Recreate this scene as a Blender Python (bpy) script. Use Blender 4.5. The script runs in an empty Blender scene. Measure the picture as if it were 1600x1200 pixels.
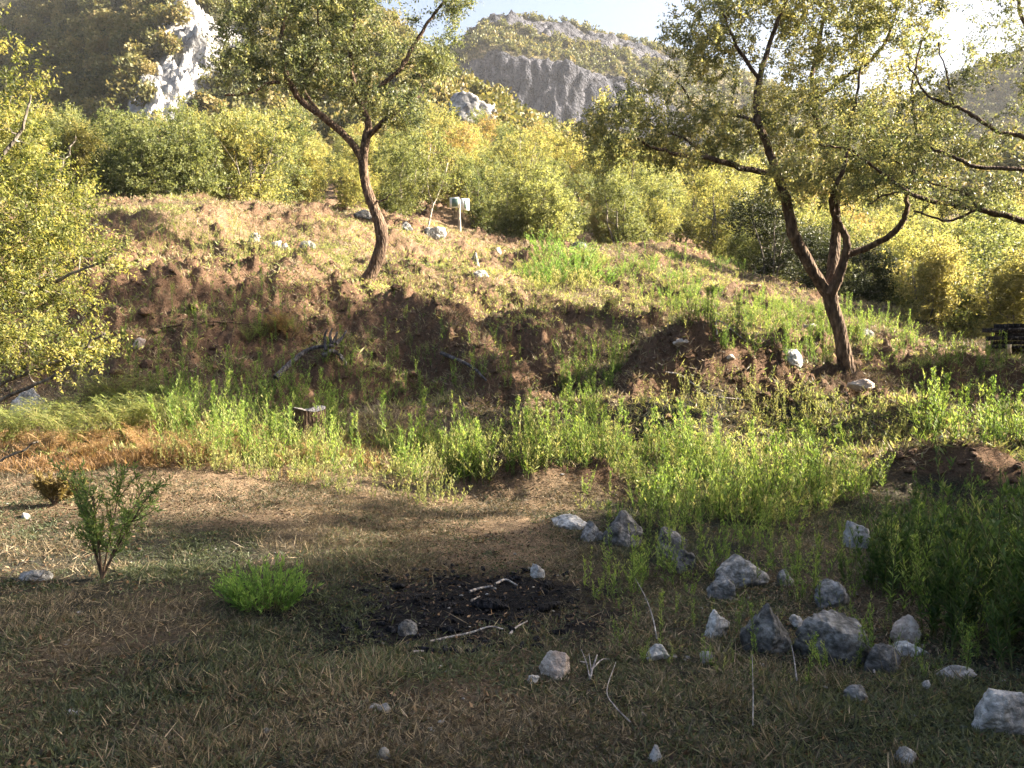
import bpy, math, random
import numpy as np
from mathutils import Vector

random.seed(7)
RNG = np.random.default_rng(11)
C = bpy.context.scene.collection
sc = bpy.context.scene
PI = math.pi

# ------------------------------------------------------------------ camera
F = 1244.0
CZ = 1.6
TH = math.radians(2.76)
cd = bpy.data.cameras.new('camera')
cd.lens = 28.0; cd.sensor_width = 36.0; cd.sensor_fit = 'HORIZONTAL'
cd.clip_start = 0.05; cd.clip_end = 6000
cam = bpy.data.objects.new('camera', cd); C.objects.link(cam)
cam.location = (0, 0, CZ); cam.rotation_euler = (PI/2 - TH, 0, 0)
sc.camera = cam

# ------------------------------------------------------------------ light
SUN_AZ = math.radians(84)      # to the right of the view axis
SUN_EL = math.radians(27)
w = bpy.data.worlds.new('World'); sc.world = w; w.use_nodes = True
nt = w.node_tree; nt.nodes.clear()
sky = nt.nodes.new('ShaderNodeTexSky'); sky.sky_type = 'NISHITA'; sky.sun_disc = False
sky.sun_elevation = SUN_EL; sky.sun_rotation = SUN_AZ
sky.air_density = 1.0; sky.dust_density = 8.0; sky.ozone_density = 1.5
bg = nt.nodes.new('ShaderNodeBackground'); bg.inputs[1].default_value = 0.056
wo = nt.nodes.new('ShaderNodeOutputWorld')
nt.links.new(sky.outputs[0], bg.inputs[0]); nt.links.new(bg.outputs[0], wo.inputs[0])
sl = bpy.data.lights.new('sun', 'SUN'); sl.energy = 5.0; sl.angle = math.radians(0.5); sl.color = (1.0, 0.88, 0.70)
sun = bpy.data.objects.new('sun', sl); C.objects.link(sun)
SD = Vector((math.sin(SUN_AZ)*math.cos(SUN_EL), math.cos(SUN_AZ)*math.cos(SUN_EL), math.sin(SUN_EL)))
sun.rotation_euler = SD.to_track_quat('Z', 'Y').to_euler()
sun.location = SD*50
sc.view_settings.view_transform = 'Standard'; sc.view_settings.look = 'None'
sc.view_settings.gamma = 1.0; sc.view_settings.use_curve_mapping = False
sc.view_settings.exposure = 2.9
try:
    sc.cycles.max_bounces = 6; sc.cycles.diffuse_bounces = 3; sc.cycles.glossy_bounces = 2
    sc.cycles.transmission_bounces = 4; sc.cycles.volume_bounces = 0; sc.cycles.caustics_reflective = False
    sc.cycles.sample_clamp_indirect = 6.0; sc.cycles.use_denoising = True
except Exception: pass

# ------------------------------------------------------------------ numeric helpers
def P(px, py, Y):
    dx = (px-800)/F; dy = (600-py)/F
    t = Y/(math.cos(TH)+dy*math.sin(TH))
    return Vector((dx*t, Y, CZ + t*(-math.sin(TH)+dy*math.cos(TH))))

def zof(py, Y):
    dy = (600-np.asarray(py, float))/F
    t = Y/(math.cos(TH)+dy*math.sin(TH))
    return CZ + t*(-math.sin(TH)+dy*math.cos(TH))

def proj(x, y, z):
    zr = z-CZ
    fw = y*math.cos(TH)-zr*math.sin(TH); up = y*math.sin(TH)+zr*math.cos(TH)
    return 800+F*x/fw, 600-F*up/fw

def _h(ix, iy, iz, s):
    n = (ix.astype(np.int64)*374761393 + iy.astype(np.int64)*668265263 + iz.astype(np.int64)*2147483647 + s*1274126177) & 0xffffffff
    n = ((n ^ (n >> 13))*1274126177) & 0xffffffff
    n = n ^ (n >> 16)
    return (n & 0xffff)/65535.0

def noise2(x, y, s=0):
    x = np.asarray(x, float); y = np.asarray(y, float)
    ix = np.floor(x); iy = np.floor(y); fx = x-ix; fy = y-iy
    fx = fx*fx*(3-2*fx); fy = fy*fy*(3-2*fy); z = np.zeros_like(ix)
    a = _h(ix, iy, z, s); b = _h(ix+1, iy, z, s); c = _h(ix, iy+1, z, s); d = _h(ix+1, iy+1, z, s)
    return (a+(b-a)*fx)*(1-fy)+(c+(d-c)*fx)*fy - 0.5

def fbm2(x, y, s=0, o=4, g=0.5):
    r = 0; a = 1.0; f = 1.0
    for k in range(o):
        r = r + a*noise2(x*f+k*17.3, y*f-k*9.1, s+k); a *= g; f *= 2.03
    return r

def noise3(x, y, z, s=0):
    ix = np.floor(x); iy = np.floor(y); iz = np.floor(z)
    fx = x-ix; fy = y-iy; fz = z-iz
    fx = fx*fx*(3-2*fx); fy = fy*fy*(3-2*fy); fz = fz*fz*(3-2*fz)
    def L(k):
        a = _h(ix, iy, iz+k, s); b = _h(ix+1, iy, iz+k, s); c = _h(ix, iy+1, iz+k, s); d = _h(ix+1, iy+1, iz+k, s)
        return (a+(b-a)*fx)*(1-fy)+(c+(d-c)*fx)*fy
    return L(0)*(1-fz)+L(1)*fz-0.5

def fbm3(p, s=0, o=4, g=0.5, f=1.0):
    r = 0; a = 1.0
    for k in range(o):
        r = r + a*noise3(p[:, 0]*f+k*7.7, p[:, 1]*f+k*3.1, p[:, 2]*f-k*5.3, s+k); a *= g; f *= 2.05
    return r

def ss(a, b, x):
    t = np.clip((x-a)/(b-a), 0, 1); return t*t*(3-2*t)

class Table:
    """height surface from surveyed columns: bearing (as px) x distance"""
    def __init__(s, cols, Y0, Y1, nY=420, base=None, blur=3, log=True):
        s.px0, s.px1 = cols[0][0], cols[-1][0]; s.np = 420
        s.Y0, s.Y1 = Y0, Y1; s.nY = nY
        s.gY = np.geomspace(Y0, Y1, nY); s.gp = np.linspace(s.px0, s.px1, s.np)
        Z = []
        for px, pts in cols:
            ys = np.array([p[0] for p in pts], float); zs = zof([p[1] for p in pts], ys)
            if base is not None:
                ys = np.concatenate([[0.5, 6.2], ys]); zs = np.concatenate([[0, 0], zs])
            Z.append(np.interp(s.gY, ys, zs))
        Z = np.array(Z); cx = np.array([c[0] for c in cols], float)
        G = np.array([np.interp(s.gp, cx, Z[:, j]) for j in range(nY)]).T
        for _ in range(blur):
            for ax, n in ((0, 4), (1, 2)):
                k = np.ones(2*n+1)/(2*n+1)
                pad = [(n, n) if a == ax else (0, 0) for a in (0, 1)]
                A = np.pad(G, pad, 'edge')
                G = np.apply_along_axis(lambda v: np.convolve(v, k, 'valid'), ax, A)
        s.G = G
    def __call__(s, x, y):
        yy = np.clip(y, s.Y0, s.Y1); px = np.clip(800+F*x/np.maximum(yy, 2.0), s.px0, s.px1)
        u = (px-s.px0)/(s.px1-s.px0)*(s.np-1); v = np.log(yy/s.Y0)/math.log(s.Y1/s.Y0)*(s.nY-1)
        i = np.clip(np.floor(u).astype(int), 0, s.np-2); j = np.clip(np.floor(v).astype(int), 0, s.nY-2)
        a = u-i; b = v-j; G = s.G
        return (G[i, j]*(1-a)+G[i+1, j]*a)*(1-b)+(G[i, j+1]*(1-a)+G[i+1, j+1]*a)*b

GT = Table([
 (-900, [(9, 760), (12, 640), (15, 560), (22, 430), (30, 380), (45, 330), (60, 300), (82, 270)]),
 (0, [(9.5, 715), (11.5, 650), (12.5, 600), (14.5, 450), (16, 405), (22, 312), (26, 312), (35, 305), (45, 290), (60, 275), (82, 265)]),
 (200, [(9.5, 710), (11.5, 640), (12.3, 600), (14.5, 455), (16, 405), (19, 345), (22, 308), (25, 312), (35, 300), (45, 287), (60, 274), (82, 264)]),
 (300, [(9.5, 712), (11.5, 645), (12.5, 605), (15, 440), (17, 395), (20, 345), (23, 310), (26, 315), (35, 302), (45, 287), (60, 272), (82, 262)]),
 (450, [(9.5, 725), (11.5, 665), (12.5, 625), (14, 540), (16.5, 432), (20, 370), (24, 322), (28, 325), (36, 310), (45, 290), (60, 268), (82, 255)]),
 (575, [(9.5, 735), (11.5, 675), (13, 605), (15, 525), (18, 440), (22, 375), (26, 335), (30, 338), (38, 315), (45, 295), (60, 258), (82, 228)]),
 (700, [(9.5, 745), (11.5, 685), (13, 630), (14.5, 570), (16, 500), (19, 440), (24, 385), (28, 357), (32, 362), (38, 335), (50, 280), (82, 197)]),
 (800, [(9.5, 745), (11.5, 690), (13, 630), (15, 545), (17, 500), (20, 450), (25, 400), (29, 374), (33, 385), (40, 350), (55, 285), (82, 215)]),
 (950, [(8, 790), (10, 735), (12, 672), (14, 600), (16, 530), (18, 490), (22, 440), (27, 395), (30, 382), (34, 395), (42, 365), (60, 300), (82, 270)]),
 (1060, [(8, 790), (10, 730), (12, 670), (14.5, 595), (16, 545), (19, 485), (23, 430), (28, 388), (30, 384), (36, 400), (50, 360), (82, 300)]),
 (1160, [(8, 790), (10, 735), (12, 672), (14, 602), (17, 535), (20, 490), (24, 445), (27, 425), (30, 430), (40, 415), (60, 355), (82, 300)]),
 (1300, [(8, 790), (10, 735), (12, 665), (13, 618), (15, 565), (18, 520), (22, 490), (28, 470), (40, 435), (60, 380), (82, 315)]),
 (1480, [(8, 790), (10, 735), (12, 670), (14, 612), (17, 562), (20, 537), (25, 515), (35, 480), (60, 405), (82, 330)]),
 (1600, [(8, 790), (10, 735), (12, 672), (14, 615), (17, 570), (20, 545), (25, 525), (35, 490), (60, 410), (82, 335)]),
 (2300, [(8, 790), (12, 690), (17, 610), (25, 560), (40, 490), (82, 350)]),
], 2.0, 82.0, base=True)

def wx(px, Y): return (px-800)/F*Y
RIDGES = [  # polylines of (px, Y, height, width)
 [(985, 12.2, .35, .55), (1030, 12.8, .85, .7), (1065, 13.0, 1.08, .75), (1130, 12.9, .78, .75), (1200, 12.7, .45, .7), (1320, 12.4, .22, .7), (1450, 11.6, .28, .7)],
 [(728, 8.75, .2, .3), (770, 8.8, .34, .33), (850, 8.8, .38, .33), (900, 8.8, .28, .32), (935, 8.9, .36, .28)],
 [(1360, 9.6, .15, .5), (1430, 9.3, .42, .55), (1500, 9.2, .55, .6), (1600, 9.2, .42, .6), (1720, 9.4, .3, .6)],
 [(590, 17.2, .2, .6), (640, 16.3, .28, .6), (690, 15.4, .34, .55), (730, 14.2, .38, .5), (762, 12.9, .25, .45)],
 [(890, 16.9, .3, .4), (950, 16.6, .35, .4), (1010, 16.2, .42, .45)],
 [(1270, 13.2, .1, .4), (1325, 13.0, .16, .45), (1400, 12.8, .14, .4)],
 [(330, 15.2, .25, .5), (430, 15.6, .25, .5), (530, 16.4, .28, .5)],
 [(200, 14.6, .3, .4), (260, 14.6, .25, .4)],
 [(500, 12.9, .3, .4), (560, 13.1, .35, .4), (620, 13.2, .3, .4)],
]
def bumps(x, y):
    r = np.zeros_like(x)
    for pl in RIDGES:
        best = np.zeros_like(x)
        for a, b in zip(pl[:-1], pl[1:]):
            ax, ay, bx, by = wx(a[0], a[1]), a[1], wx(b[0], b[1]), b[1]
            dx, dy = bx-ax, by-ay; t = np.clip(((x-ax)*dx+(y-ay)*dy)/(dx*dx+dy*dy), 0, 1)
            d2 = (x-ax-t*dx)**2+(y-ay-t*dy)**2
            best = np.maximum(best, (a[2]+(b[2]-a[2])*t)*np.exp(-d2/(a[3]+(b[3]-a[3])*t)**2))
        r += best
    return r

def soilmask(x, y):
    px = 800+F*x/np.maximum(y, 2)
    n = fbm2(x*.9, y*.9, 5, 4)
    bank = ss(11.6, 12.6, y+n*1.5)*(1-ss(16, 19, y+n*3))*(1-ss(840, 1000, px))
    top = ss(15, 17, y)*(0.42+1.5*n)*(1-ss(1300, 1500, px))
    bb = ss(.12, .35, bumps(x, y)+n*.2)
    right = ss(12.3, 13.2, y)*(1-ss(17.5, 19.5, y+n*3))*ss(1150, 1250, px)
    return np.clip(np.maximum.reduce([bank, top, bb, right]), 0, 1)

def H(x, y):
    x = np.asarray(x, float); y = np.asarray(y, float)
    z = GT(x, y) + bumps(x, y)
    s = soilmask(x, y); far = ss(6, 12, y)
    z = z + fbm2(x*.35, y*.35, 3, 3)*(.10+.5*far)
    z = z + fbm2(x*1.7, y*1.7, 9, 4)*(.035+.30*s*far+.08*far)
    z = z + np.maximum(fbm2(x*5.5, y*5.5, 14, 3), -.1)*(.014+.19*s*far+.07*far)
    z = z + fbm2(x*16, y*16, 31, 2)*(.016+.05*s*far+.03*far)
    cx = (x+.22)/.95; cy = (y-5.05)/.75      # charcoal hearth: faint hollow
    z = z - .04*np.exp(-(cx*cx+cy*cy))
    return z
def Hs(x, y): return float(H(np.array([x]), np.array([y]))[0])

YM = np.geomspace(2.2, 60, 700)
def ground_at(px, py):
    """first hit of the view ray through (px,py) with the ground: gives x, y, z"""
    px = np.atleast_1d(np.asarray(px, float)); py = np.atleast_1d(np.asarray(py, float))
    dy = (600-py)/F; den = math.cos(TH)+dy*math.sin(TH)
    out = np.zeros((len(px), 3)); done = np.zeros(len(px), bool)
    X = ((px-800)/F/den)[:, None]*YM[None]; Z = CZ+((-math.sin(TH)+dy*math.cos(TH))/den)[:, None]*YM[None]
    G = H(X.ravel(), np.tile(YM, len(px))).reshape(X.shape)
    hit = Z <= G
    j = np.where(hit.any(1), hit.argmax(1), len(YM)-1)
    r = np.arange(len(px))
    return np.stack([X[r, j], YM[j], G[r, j]], 1), hit.any(1)
def gp(px, py):
    p, ok = ground_at([px], [py]); return Vector(p[0])

# ------------------------------------------------------------------ mesh helpers
class Geo:
    def __init__(s): s.v = []; s.q = []; s.t = []; s.a = []; s.n = 0
    def add(s, v, q=None, t=None, a=0.5):
        v = np.asarray(v, float); k = len(v)
        if q is not None and len(q): s.q.append(np.asarray(q, int)+s.n)
        if t is not None and len(t): s.t.append(np.asarray(t, int)+s.n)
        s.v.append(v); s.a.append(np.broadcast_to(np.asarray(a, float), (k,))); s.n += k
    def mesh(s, name, smooth=False):
        v = np.concatenate(s.v); a = np.concatenate(s.a)
        q = np.concatenate(s.q) if s.q else np.zeros((0, 4), int)
        t = np.concatenate(s.t) if s.t else np.zeros((0, 3), int)
        m = bpy.data.meshes.new(name)
        m.vertices.add(len(v)); m.vertices.foreach_set('co', v.astype(np.float32).ravel())
        nl = len(q)*4+len(t)*3
        m.loops.add(nl); m.loops.foreach_set('vertex_index', np.concatenate([q.ravel(), t.ravel()]).astype(np.int32))
        m.polygons.add(len(q)+len(t))
        ls = np.concatenate([np.arange(len(q))*4, len(q)*4+np.arange(len(t))*3]).astype(np.int32)
        m.polygons.foreach_set('loop_start', ls)
        m.polygons.foreach_set('loop_total', np.concatenate([np.full(len(q), 4), np.full(len(t), 3)]).astype(np.int32))
        if smooth: m.polygons.foreach_set('use_smooth', np.ones(len(q)+len(t), bool))
        m.update(calc_edges=True)
        at = m.attributes.new('v', 'FLOAT', 'POINT'); at.data.foreach_set('value', a.astype(np.float32))
        return m
    def obj(s, name, mat, parent=None, smooth=False):
        m = s.mesh(name, smooth)
        for x in (mat if isinstance(mat, (list, tuple)) else [mat]): m.materials.append(x)
        o = bpy.data.objects.new(name, m); C.objects.link(o)
        if parent is not None: o.parent = parent
        return o

def tag(o, label=None, cat=None, group=None, kind=None):
    if label: o['label'] = label
    if cat: o['category'] = cat
    if group: o['group'] = group
    if kind: o['kind'] = kind
    return o
def empty(name, loc, rz=0, s=1.0):
    o = bpy.data.objects.new(name, None); C.objects.link(o)
    o.location = loc; o.rotation_euler = (0, 0, rz); o.scale = (s, s, s); o.empty_display_size = .1
    return o
def copy_tree(o, parent=None):
    c = o.copy(); C.objects.link(c)
    if parent is not None: c.parent = parent
    for ch in [k for k in KIDS.get(o.name, [])]: copy_tree(ch, c)
    return c
KIDS = {}
def reg(root, *kids): KIDS[root.name] = list(kids)

def tube(g, pts, rad, sides=6, a=0.5, rough=0.0, seed=0, cap=True):
    pts = np.asarray(pts, float); n = len(pts); rad = np.asarray(rad, float)
    tan = np.gradient(pts, axis=0); tan /= np.linalg.norm(tan, axis=1)[:, None]+1e-9
    up = np.array([0.3, 1, .2]) if abs(tan[0][2]) > .7 else np.array([0, .2, 1.])
    u = np.cross(tan[0], up); u /= np.linalg.norm(u); V = []
    ang = np.arange(sides)/sides*2*PI
    for i in range(n):
        u = u-tan[i]*u.dot(tan[i]); u /= np.linalg.norm(u)+1e-9; b = np.cross(tan[i], u)
        r = rad[i]*np.ones(sides)
        if rough:
            pp = pts[i]+np.outer(np.cos(ang), u)*.6+np.outer(np.sin(ang), b)*.6
            r = r*(1+rough*fbm3(pp*1.0, seed, 3, .6, 2.2))
        V.append(pts[i]+np.outer(np.cos(ang)*r, u)+np.outer(np.sin(ang)*r, b))
    V = np.concatenate(V); i, j = np.meshgrid(np.arange(n-1), np.arange(sides), indexing='ij'); i = i.ravel(); j = j.ravel()
    j2 = (j+1) % sides
    q = np.stack([i*sides+j, i*sides+j2, (i+1)*sides+j2, (i+1)*sides+j], 1)
    t = None
    if cap:
        V = np.vstack([V, pts[-1]+tan[-1]*rad[-1]*.5]); k = len(V)-1; js = np.arange(sides)
        t = np.stack([(n-1)*sides+js, (n-1)*sides+(js+1) % sides, np.full(sides, k)], 1)
    g.add(V, q, t, a)

def smoothline(pts, k=6):
    """Catmull-Rom through rows of pts (any number of columns)"""
    p = np.asarray(pts, float); p = np.vstack([2*p[0]-p[1], p, 2*p[-1]-p[-2]]); out = []
    for i in range(1, len(p)-2):
        for t in np.arange(k)/k:
            a, b, c, d = p[i-1], p[i], p[i+1], p[i+2]
            out.append(.5*((2*b)+(-a+c)*t+(2*a-5*b+4*c-d)*t*t+(-a+3*b-3*c+d)*t**3))
    out.append(p[-2]); return np.array(out)

def unit(v): return v/(np.linalg.norm(v, axis=-1, keepdims=True)+1e-9)
def leaves(g, pos, d, L, W, a, rng, nrm=None, fold=.25):
    """one pointed four-corner leaf at each pos along d"""
    n = len(pos); d = unit(d)
    if nrm is None: nrm = rng.normal(size=(n, 3)); nrm[:, 2] += .6
    s = unit(np.cross(d, nrm)); nn = np.cross(s, d)
    L = np.broadcast_to(L, (n,))[:, None]; W = np.broadcast_to(W, (n,))[:, None]
    mid = pos+d*L*.45+nn*W*fold
    V = np.stack([pos, mid+s*W*.5, pos+d*L, mid-s*W*.5], 1).reshape(-1, 3)
    q = np.arange(n*4).reshape(n, 4)
    g.add(V, q, None, np.repeat(np.broadcast_to(a, (n,)), 4))

# ------------------------------------------------------------------ materials
def mat(name):
    m = bpy.data.materials.new(name); m.use_nodes = True; t = m.node_tree; t.nodes.clear()
    out = t.nodes.new('ShaderNodeOutputMaterial'); return m, t, out
def nd(t, typ, **k):
    n = t.nodes.new(typ)
    for a, b in k.items(): setattr(n, a, b)
    return n
def ramp(t, stops):
    r = nd(t, 'ShaderNodeValToRGB'); e = r.color_ramp.elements
    while len(e) < len(stops): e.new(.5)
    for i, (p, c) in enumerate(stops): e[i].position = p; e[i].color = (*c, 1)
    return r
def leafmat(name, stops, tr=.45, rough=.55, rnd=.35, tint=1.25):
    m, t, out = mat(name); L = t.links.new
    at = nd(t, 'ShaderNodeAttribute', attribute_name='v'); oi = nd(t, 'ShaderNodeObjectInfo')
    a = nd(t, 'ShaderNodeMath', operation='MULTIPLY_ADD'); L(oi.outputs['Random'], a.inputs[0]); a.inputs[1].default_value = rnd; a.inputs[2].default_value = -rnd/2
    b = nd(t, 'ShaderNodeMath', operation='ADD'); L(at.outputs['Fac'], b.inputs[0]); L(a.outputs[0], b.inputs[1])
    r = ramp(t, stops); L(b.outputs[0], r.inputs[0])
    pb = nd(t, 'ShaderNodeBsdfPrincipled'); pb.inputs['Roughness'].default_value = rough; pb.inputs['Specular IOR Level'].default_value = .3
    L(r.outputs[0], pb.inputs['Base Color'])
    tl = nd(t, 'ShaderNodeBsdfTranslucent'); mx = nd(t, 'ShaderNodeMixShader'); mx.inputs[0].default_value = tr
    mul = nd(t, 'ShaderNodeMix', data_type='RGBA', blend_type='MULTIPLY'); mul.inputs[0].default_value = 1
    L(r.outputs[0], mul.inputs['A']); mul.inputs['B'].default_value = (1.3*tint, 1.27*tint, .8*tint, 1)
    L(mul.outputs['Result'], tl.inputs[0]); L(pb.outputs[0], mx.inputs[1]); L(tl.outputs[0], mx.inputs[2]); L(mx.outputs[0], out.inputs[0])
    return m
M = {}
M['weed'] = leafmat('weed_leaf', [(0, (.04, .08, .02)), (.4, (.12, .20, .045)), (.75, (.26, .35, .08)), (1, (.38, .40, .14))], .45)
M['weedY'] = leafmat('pale_weed_leaf', [(0, (.11, .15, .05)), (.5, (.27, .29, .11)), (1, (.42, .38, .18))], .45)
M['bush'] = leafmat('clump_leaf', [(0, (.06, .12, .03)), (.6, (.16, .28, .06)), (1, (.26, .36, .09))], .4)
M['oak'] = leafmat('oak_leaf', [(0, (.04, .056, .03)), (.45, (.12, .14, .07)), (.8, (.25, .25, .12)), (1, (.38, .34, .15))], .42, .45)
M['acacia'] = leafmat('lime_leaf', [(0, (.045, .06, .02)), (.45, (.14, .155, .045)), (.8, (.29, .28, .085)), (1, (.42, .34, .12))], .5)
M['f0'] = leafmat('wood_leaf_yellow', [(0, (.08, .095, .04)), (.45, (.19, .20, .075)), (.8, (.31, .285, .11)), (1, (.38, .31, .12))], .48)
M['f1'] = leafmat('wood_leaf_olive', [(0, (.055, .075, .032)), (.5, (.14, .16, .065)), (1, (.25, .25, .10))], .46)
M['f2'] = leafmat('wood_leaf_ochre', [(0, (.13, .10, .04)), (.5, (.25, .19, .08)), (1, (.36, .26, .1))], .44)
M['f3'] = leafmat('wood_leaf_dark', [(0, (.02, .03, .014)), (.5, (.045, .055, .022)), (1, (.08, .085, .03))], .25)
M['fgold'] = leafmat('wood_leaf_gold', [(0, (.12, .12, .045)), (.5, (.23, .215, .085)), (1, (.36, .31, .13))], .45)
M['fern'] = leafmat('fern_frond', [(0, (.10, .14, .045)), (.5, (.20, .235, .08)), (1, (.29, .26, .11))], .5)
M['rust'] = leafmat('rusty_frond', [(0, (.14, .08, .04)), (.5, (.26, .16, .08)), (1, (.38, .27, .14))], .4)
M['straw'] = leafmat('straw_blade', [(0, (.045, .042, .03)), (.35, (.12, .10, .065)), (.7, (.27, .21, .135)), (1, (.46, .37, .25))], .3, tint=.8)
M['gblade'] = leafmat('green_blade', [(0, (.026, .036, .02)), (.5, (.062, .078, .042)), (1, (.14, .15, .08))], .35)
M['litter'] = leafmat('litter_leaf', [(0, (.03, .022, .015)), (.5, (.10, .06, .035)), (1, (.26, .17, .1))], .2, tint=.8)

M['gshrub'] = leafmat('shrub_leaf', [(0, (.05, .085, .03)), (.5, (.11, .17, .05)), (1, (.22, .28, .09))], .45)
M['weedD'] = leafmat('dark_weed_leaf', [(0, (.02, .045, .014)), (.5, (.055, .10, .028)), (.85, (.12, .18, .05)), (1, (.24, .25, .1))], .4)
def bark(name, c0, c1, c2, sc_=18):
    m, t, out = mat(name); L = t.links.new
    tc = nd(t, 'ShaderNodeTexCoord'); mp = nd(t, 'ShaderNodeMapping'); mp.inputs['Scale'].default_value = (1, 1, .35); L(tc.outputs['Object'], mp.inputs[0])
    n1 = nd(t, 'ShaderNodeTexNoise'); n1.inputs['Scale'].default_value = sc_; n1.inputs['Detail'].default_value = 8; L(mp.outputs[0], n1.inputs[0])
    n2 = nd(t, 'ShaderNodeTexVoronoi'); n2.inputs['Scale'].default_value = sc_*1.6; L(mp.outputs[0], n2.inputs[0])
    r = ramp(t, [(.3, c0), (.5, c1), (.72, c2)]); L(n1.outputs[0], r.inputs[0])
    pb = nd(t, 'ShaderNodeBsdfPrincipled'); pb.inputs['Roughness'].default_value = .9; pb.inputs['Specular IOR Level'].default_value = .15; L(r.outputs[0], pb.inputs['Base Color'])
    ad = nd(t, 'ShaderNodeMath', operation='ADD'); L(n1.outputs[0], ad.inputs[0]); L(n2.outputs[0], ad.inputs[1])
    bp = nd(t, 'ShaderNodeBump'); bp.inputs['Strength'].default_value = .9; bp.inputs['Distance'].default_value = .03; L(ad.outputs[0], bp.inputs['Height']); L(bp.outputs[0], pb.inputs['Normal'])
    L(pb.outputs[0], out.inputs[0]); return m
M['bark'] = bark('oak_bark', (.035, .024, .018), (.09, .06, .042), (.2, .14, .095))
M['barkg'] = bark('grey_bark', (.06, .055, .05), (.14, .12, .1), (.3, .27, .22))
M['stem'] = bark('green_stem', (.06, .07, .03), (.1, .11, .04), (.16, .16, .07))
M['deadwood'] = bark('dead_wood', (.16, .14, .13), (.32, .29, .27), (.5, .46, .42), 30)
M['darkwood'] = bark('dark_wood', (.008, .008, .01), (.02, .02, .024), (.06, .055, .055), 14)
M['post'] = bark('post_wood', (.2, .18, .15), (.34, .3, .25), (.48, .43, .36), 14)
M['root'] = bark('root_wood', (.03, .027, .028), (.08, .072, .072), (.18, .165, .165), 20)
M['coal'] = bark('charcoal', (.003, .003, .004), (.01, .01, .012), (.035, .035, .04), 40)

def rockmat(name, lo, mid, hi, lichen=.35, scale=3.0):
    m, t, out = mat(name); L = t.links.new
    tc = nd(t, 'ShaderNodeTexCoord'); oi = nd(t, 'ShaderNodeObjectInfo')
    ad = nd(t, 'ShaderNodeVectorMath', operation='ADD'); L(tc.outputs['Object'], ad.inputs[0]); L(oi.outputs['Location'], ad.inputs[1])
    n1 = nd(t, 'ShaderNodeTexNoise'); n1.inputs['Scale'].default_value = scale*2; n1.inputs['Detail'].default_value = 9; n1.inputs['Roughness'].default_value = .65; L(ad.outputs[0], n1.inputs[0])
    n2 = nd(t, 'ShaderNodeTexNoise'); n2.inputs['Scale'].default_value = scale*9; n2.inputs['Detail'].default_value = 6; L(ad.outputs[0], n2.inputs[0])
    vo = nd(t, 'ShaderNodeTexVoronoi', feature='DISTANCE_TO_EDGE'); vo.inputs['Scale'].default_value = scale*2.2; vo.inputs['Randomness'].default_value = 1
    wv = nd(t, 'ShaderNodeVectorMath', operation='ADD'); L(ad.outputs[0], wv.inputs[0])
    sc2 = nd(t, 'ShaderNodeVectorMath', operation='SCALE'); sc2.inputs['Scale'].default_value = .25; L(n1.outputs['Color'], sc2.inputs[0]); L(sc2.outputs[0], wv.inputs[1]); L(wv.outputs[0], vo.inputs[0])
    r = ramp(t, [(.3, lo), (.5, mid), (.68, hi)]); L(n1.outputs[0], r.inputs[0])
    r2 = ramp(t, [(.40, (1, 1, 1)), (.62, (.35, .36, .33))]); L(n2.outputs[0], r2.inputs[0])
    mu = nd(t, 'ShaderNodeMix', data_type='RGBA', blend_type='MULTIPLY'); mu.inputs[0].default_value = lichen*1.6; L(r.outputs[0], mu.inputs['A']); L(r2.outputs[0], mu.inputs['B'])
    cr = ramp(t, [(0, (.35, .33, .32)), (.02, (1, 1, 1))]); L(vo.outputs['Distance'], cr.inputs[0])
    m2 = nd(t, 'ShaderNodeMix', data_type='RGBA', blend_type='MULTIPLY'); m2.inputs[0].default_value = .55; L(mu.outputs['Result'], m2.inputs['A']); L(cr.outputs[0], m2.inputs['B'])
    pb = nd(t, 'ShaderNodeBsdfPrincipled'); pb.inputs['Roughness'].default_value = .88; pb.inputs['Specular IOR Level'].default_value = .2; L(m2.outputs['Result'], pb.inputs['Base Color'])
    h = nd(t, 'ShaderNodeMath', operation='ADD'); L(n1.outputs[0], h.inputs[0]); L(n2.outputs[0], h.inputs[1])
    bp = nd(t, 'ShaderNodeBump'); bp.inputs['Strength'].default_value = .8; bp.inputs['Distance'].default_value = .06; L(h.outputs[0], bp.inputs['Height']); L(bp.outputs[0], pb.inputs['Normal'])
    L(pb.outputs[0], out.inputs[0]); return m
M['rock'] = rockmat('limestone', (.10, .10, .105), (.26, .255, .25), (.50, .48, .46), .5)
M['rockd'] = rockmat('dark_limestone', (.055, .053, .052), (.15, .146, .145), (.37, .36, .345), .55)
M['rockw'] = rockmat('white_limestone', (.2, .195, .195), (.44, .43, .42), (.68, .66, .63), .4)
M['outcrop'] = rockmat('outcrop_limestone', (.06, .06, .065), (.24, .235, .24), (.5, .49, .47), .5, .35)
M['rockc'] = rockmat('cream_limestone', (.34, .25, .2), (.5, .42, .36), (.6, .55, .49), .2)

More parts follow.
